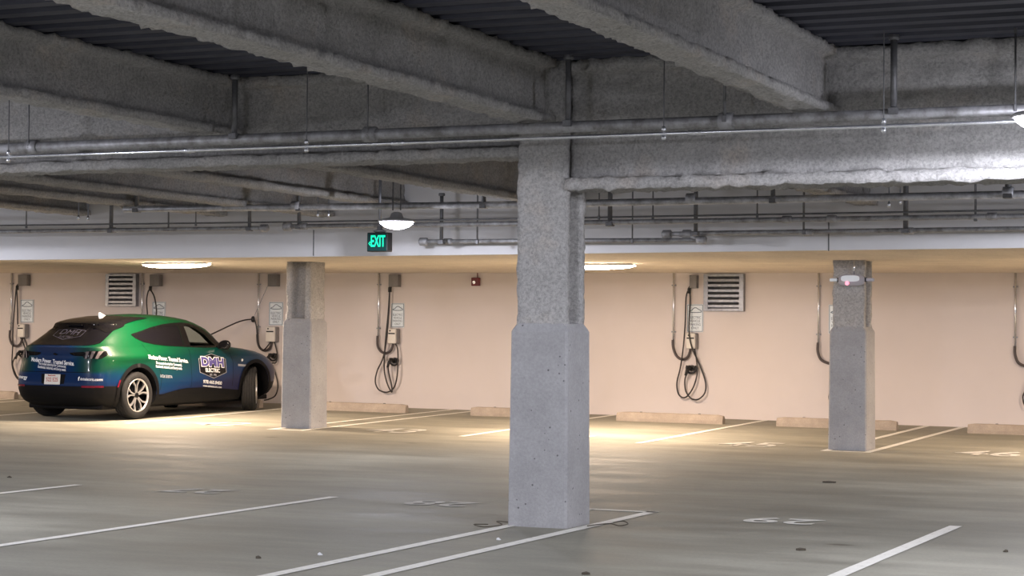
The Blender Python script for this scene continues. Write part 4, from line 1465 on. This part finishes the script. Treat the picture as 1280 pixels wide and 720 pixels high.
lettering('dmhelectric.com', 'B', 0.68, 0.625, 0.058, 0.30, m_decal, 0.001, -0.03)
lettering('f', 'B', 0.50, 0.632, 0.075, 0.03, m_decal, 0.004)
lettering('energy', 'B', -0.64, 0.640, 0.075, 0.24, m_decal, 0.002, -0.05)
lettering('DMH', 'B', 0.0, 1.315, 0.10, 0.38, m_glass_ink, 0.0, -0.03, 0.009)
lettering('ELECTRIC', 'B', 0.0, 1.245, 0.045, 0.26, m_glass_ink, 0.0, -0.03, 0.009)
shield = [(-0.28, 1.35), (0.0, 1.375), (0.28, 1.34), (0.28, 1.255), (0.0, 1.205), (-0.28, 1.265)]
inner = [(a * 0.965, 1.29 + (b - 1.29) * 0.92) for a, b in shield]
finish_p('glass_shield', project(flat(shield, [inner]), 'B', 0.009), m_glass_ink)
horse = [(-0.05, 0.992), (-0.02, 0.985), (0.01, 0.98), (0.045, 0.985), (0.05, 0.995), (0.02, 1.008), (0.0, 1.018), (-0.03, 1.01)]
finish_p('tailgate_emblem', project(flat(horse), 'B', 0.006), m_gloss_black)

# mirrors
for sx in (-1, 1):
    bm = bmesh.new()
    bmesh.ops.create_uvsphere(bm, u_segments=20, v_segments=12, radius=1.0)
    for v in bm.verts:
        p = v.co
        y_ = p.y * 0.075
        v.co = Vector((sx * 1.0 + p.x * 0.115, 2.06 + (y_ if y_ > -0.03 else -0.03), 1.10 + p.z * 0.075 * (1 + 0.15 * p.x * sx)))
    mr = finish_p('door_mirror', bm, m_gloss_black, True)
    bm = bmesh.new()
    tube(bm, [(sx * 0.81, 2.08, 1.06), (sx * 0.90, 2.07, 1.065), (sx * 0.97, 2.06, 1.08)], [0.03, 0.026, 0.03], 8)
    finish('mirror_stalk', bm, m_clad, mr, True)

# seats
def seat(x, y, w):
    bm = bmesh.new()
    box(bm, (x, y, 0.80), (w, 0.48, 0.16), 0.05)
    box(bm, (x, y - 0.26, 1.02), (w, 0.14, 0.52), 0.05)
    box(bm, (x, y - 0.30, 1.32), (min(w, 0.28), 0.10, 0.15), 0.03)
    finish_p('seat', bm, m_seat, True)
seat(-0.36, 1.42, 0.50)
seat(0.36, 1.42, 0.50)
seat(0.0, 0.58, 1.15)
bm = bmesh.new()
pts = [(-0.36 + 0.17 * math.cos(a), 1.95 + 0.05 * math.sin(a), 0.97 + 0.13 * math.sin(a)) for a in [2 * math.pi * k / 20 for k in range(21)]]
tube(bm, pts, 0.012, 6, caps=False)
finish_p('steering_wheel', bm, m_clad, True)

# wheels
def wheel(x, y, sgn, steer=0.0):
    w = bpy.data.objects.new('wheel', None)
    C.objects.link(w)
    w.parent = car
    w.location = (x, y, 0.362)
    w.rotation_euler = (0, 0, steer)
    bm = bmesh.new()
    prof = [(0.245, -0.105), (0.262, -0.113), (0.30, -0.118), (0.338, -0.112), (0.354, -0.095)]
    for gx in (-0.062, -0.022, 0.022, 0.062):
        prof += [(0.361, gx - 0.012), (0.361, gx - 0.006), (0.353, gx - 0.005), (0.353, gx + 0.005), (0.361, gx + 0.006)]
    prof += [(0.354, 0.095), (0.338, 0.112), (0.30, 0.118), (0.262, 0.113), (0.245, 0.105)]
    lathe(bm, prof, 'X', 56)
    for f in [f for f in bm.faces if len(f.verts) > 4]:
        bm.faces.remove(f)
    finish('tyre', bm, m_rubber, w, True)
    bm = bmesh.new()
    lathe(bm, [(0.24, sgn * 0.07), (0.15, sgn * 0.062), (0.02, sgn * 0.06)], 'X', 40)
    finish('wheel_disc', bm, m_gloss_black, w, True)
    bm = bmesh.new()
    lathe(bm, [(0.236, sgn * 0.085), (0.238, sgn * 0.112), (0.248, sgn * 0.116), (0.256, sgn * 0.112), (0.25, sgn * 0.085)], 'X', 56)
    # hollow ring: drop the two caps
    for f in [f for f in bm.faces if len(f.verts) > 4]:
        bm.faces.remove(f)
    finish('rim', bm, m_silver, w, True)
    for k in range(5):
        a0 = R(90 + 72 * k + (6 if sgn > 0 else -6))
        bm = bmesh.new()
        for br in (-1, 1):
            pl2 = [(0.035, br * 0.002), (0.10, br * 0.004), (0.16, br * 0.018), (0.238, br * 0.058), (0.232, br * 0.110), (0.205, br * 0.075), (0.15, br * 0.036), (0.09, br * 0.024), (0.035, br * 0.020)]
            A, B = [], []
            for r_, t_ in pl2:
                p = (r_ * math.cos(a0) - t_ * math.sin(a0), r_ * math.sin(a0) + t_ * math.cos(a0))
                d_ = 0.100 - 0.02 * (1 - r_ / 0.238)
                A.append(bm.verts.new((sgn * d_, p[0], p[1])))
                B.append(bm.verts.new((sgn * 0.06, p[0], p[1])))
            nn = len(A)
            for q in range(nn):
                bm.faces.new((A[q], A[(q + 1) % nn], B[(q + 1) % nn], B[q]))
            bm.faces.new(A)
            bm.faces.new(B[::-1])
        finish('spoke', bm, m_silver, w)
    bm = bmesh.new()
    lathe(bm, [(0.045, sgn * 0.06), (0.042, sgn * 0.092), (0.03, sgn * 0.096)], 'X', 24)
    finish('hub_cap', bm, m_gloss_black, w, True)

for l_ in (0.0, 2.98):
    wheel(0.815, l_, 1, R(33) if l_ > 1 else 0)
    wheel(-0.835, l_, -1, R(30) if l_ > 1 else 0)
# dark under-tray and exhaust-free rear valance
bm = bmesh.new()
box(bm, (0, 1.5, 0.20), (1.45, 4.2, 0.08), 0.02)
finish_p('under_tray', bm, m_clad)
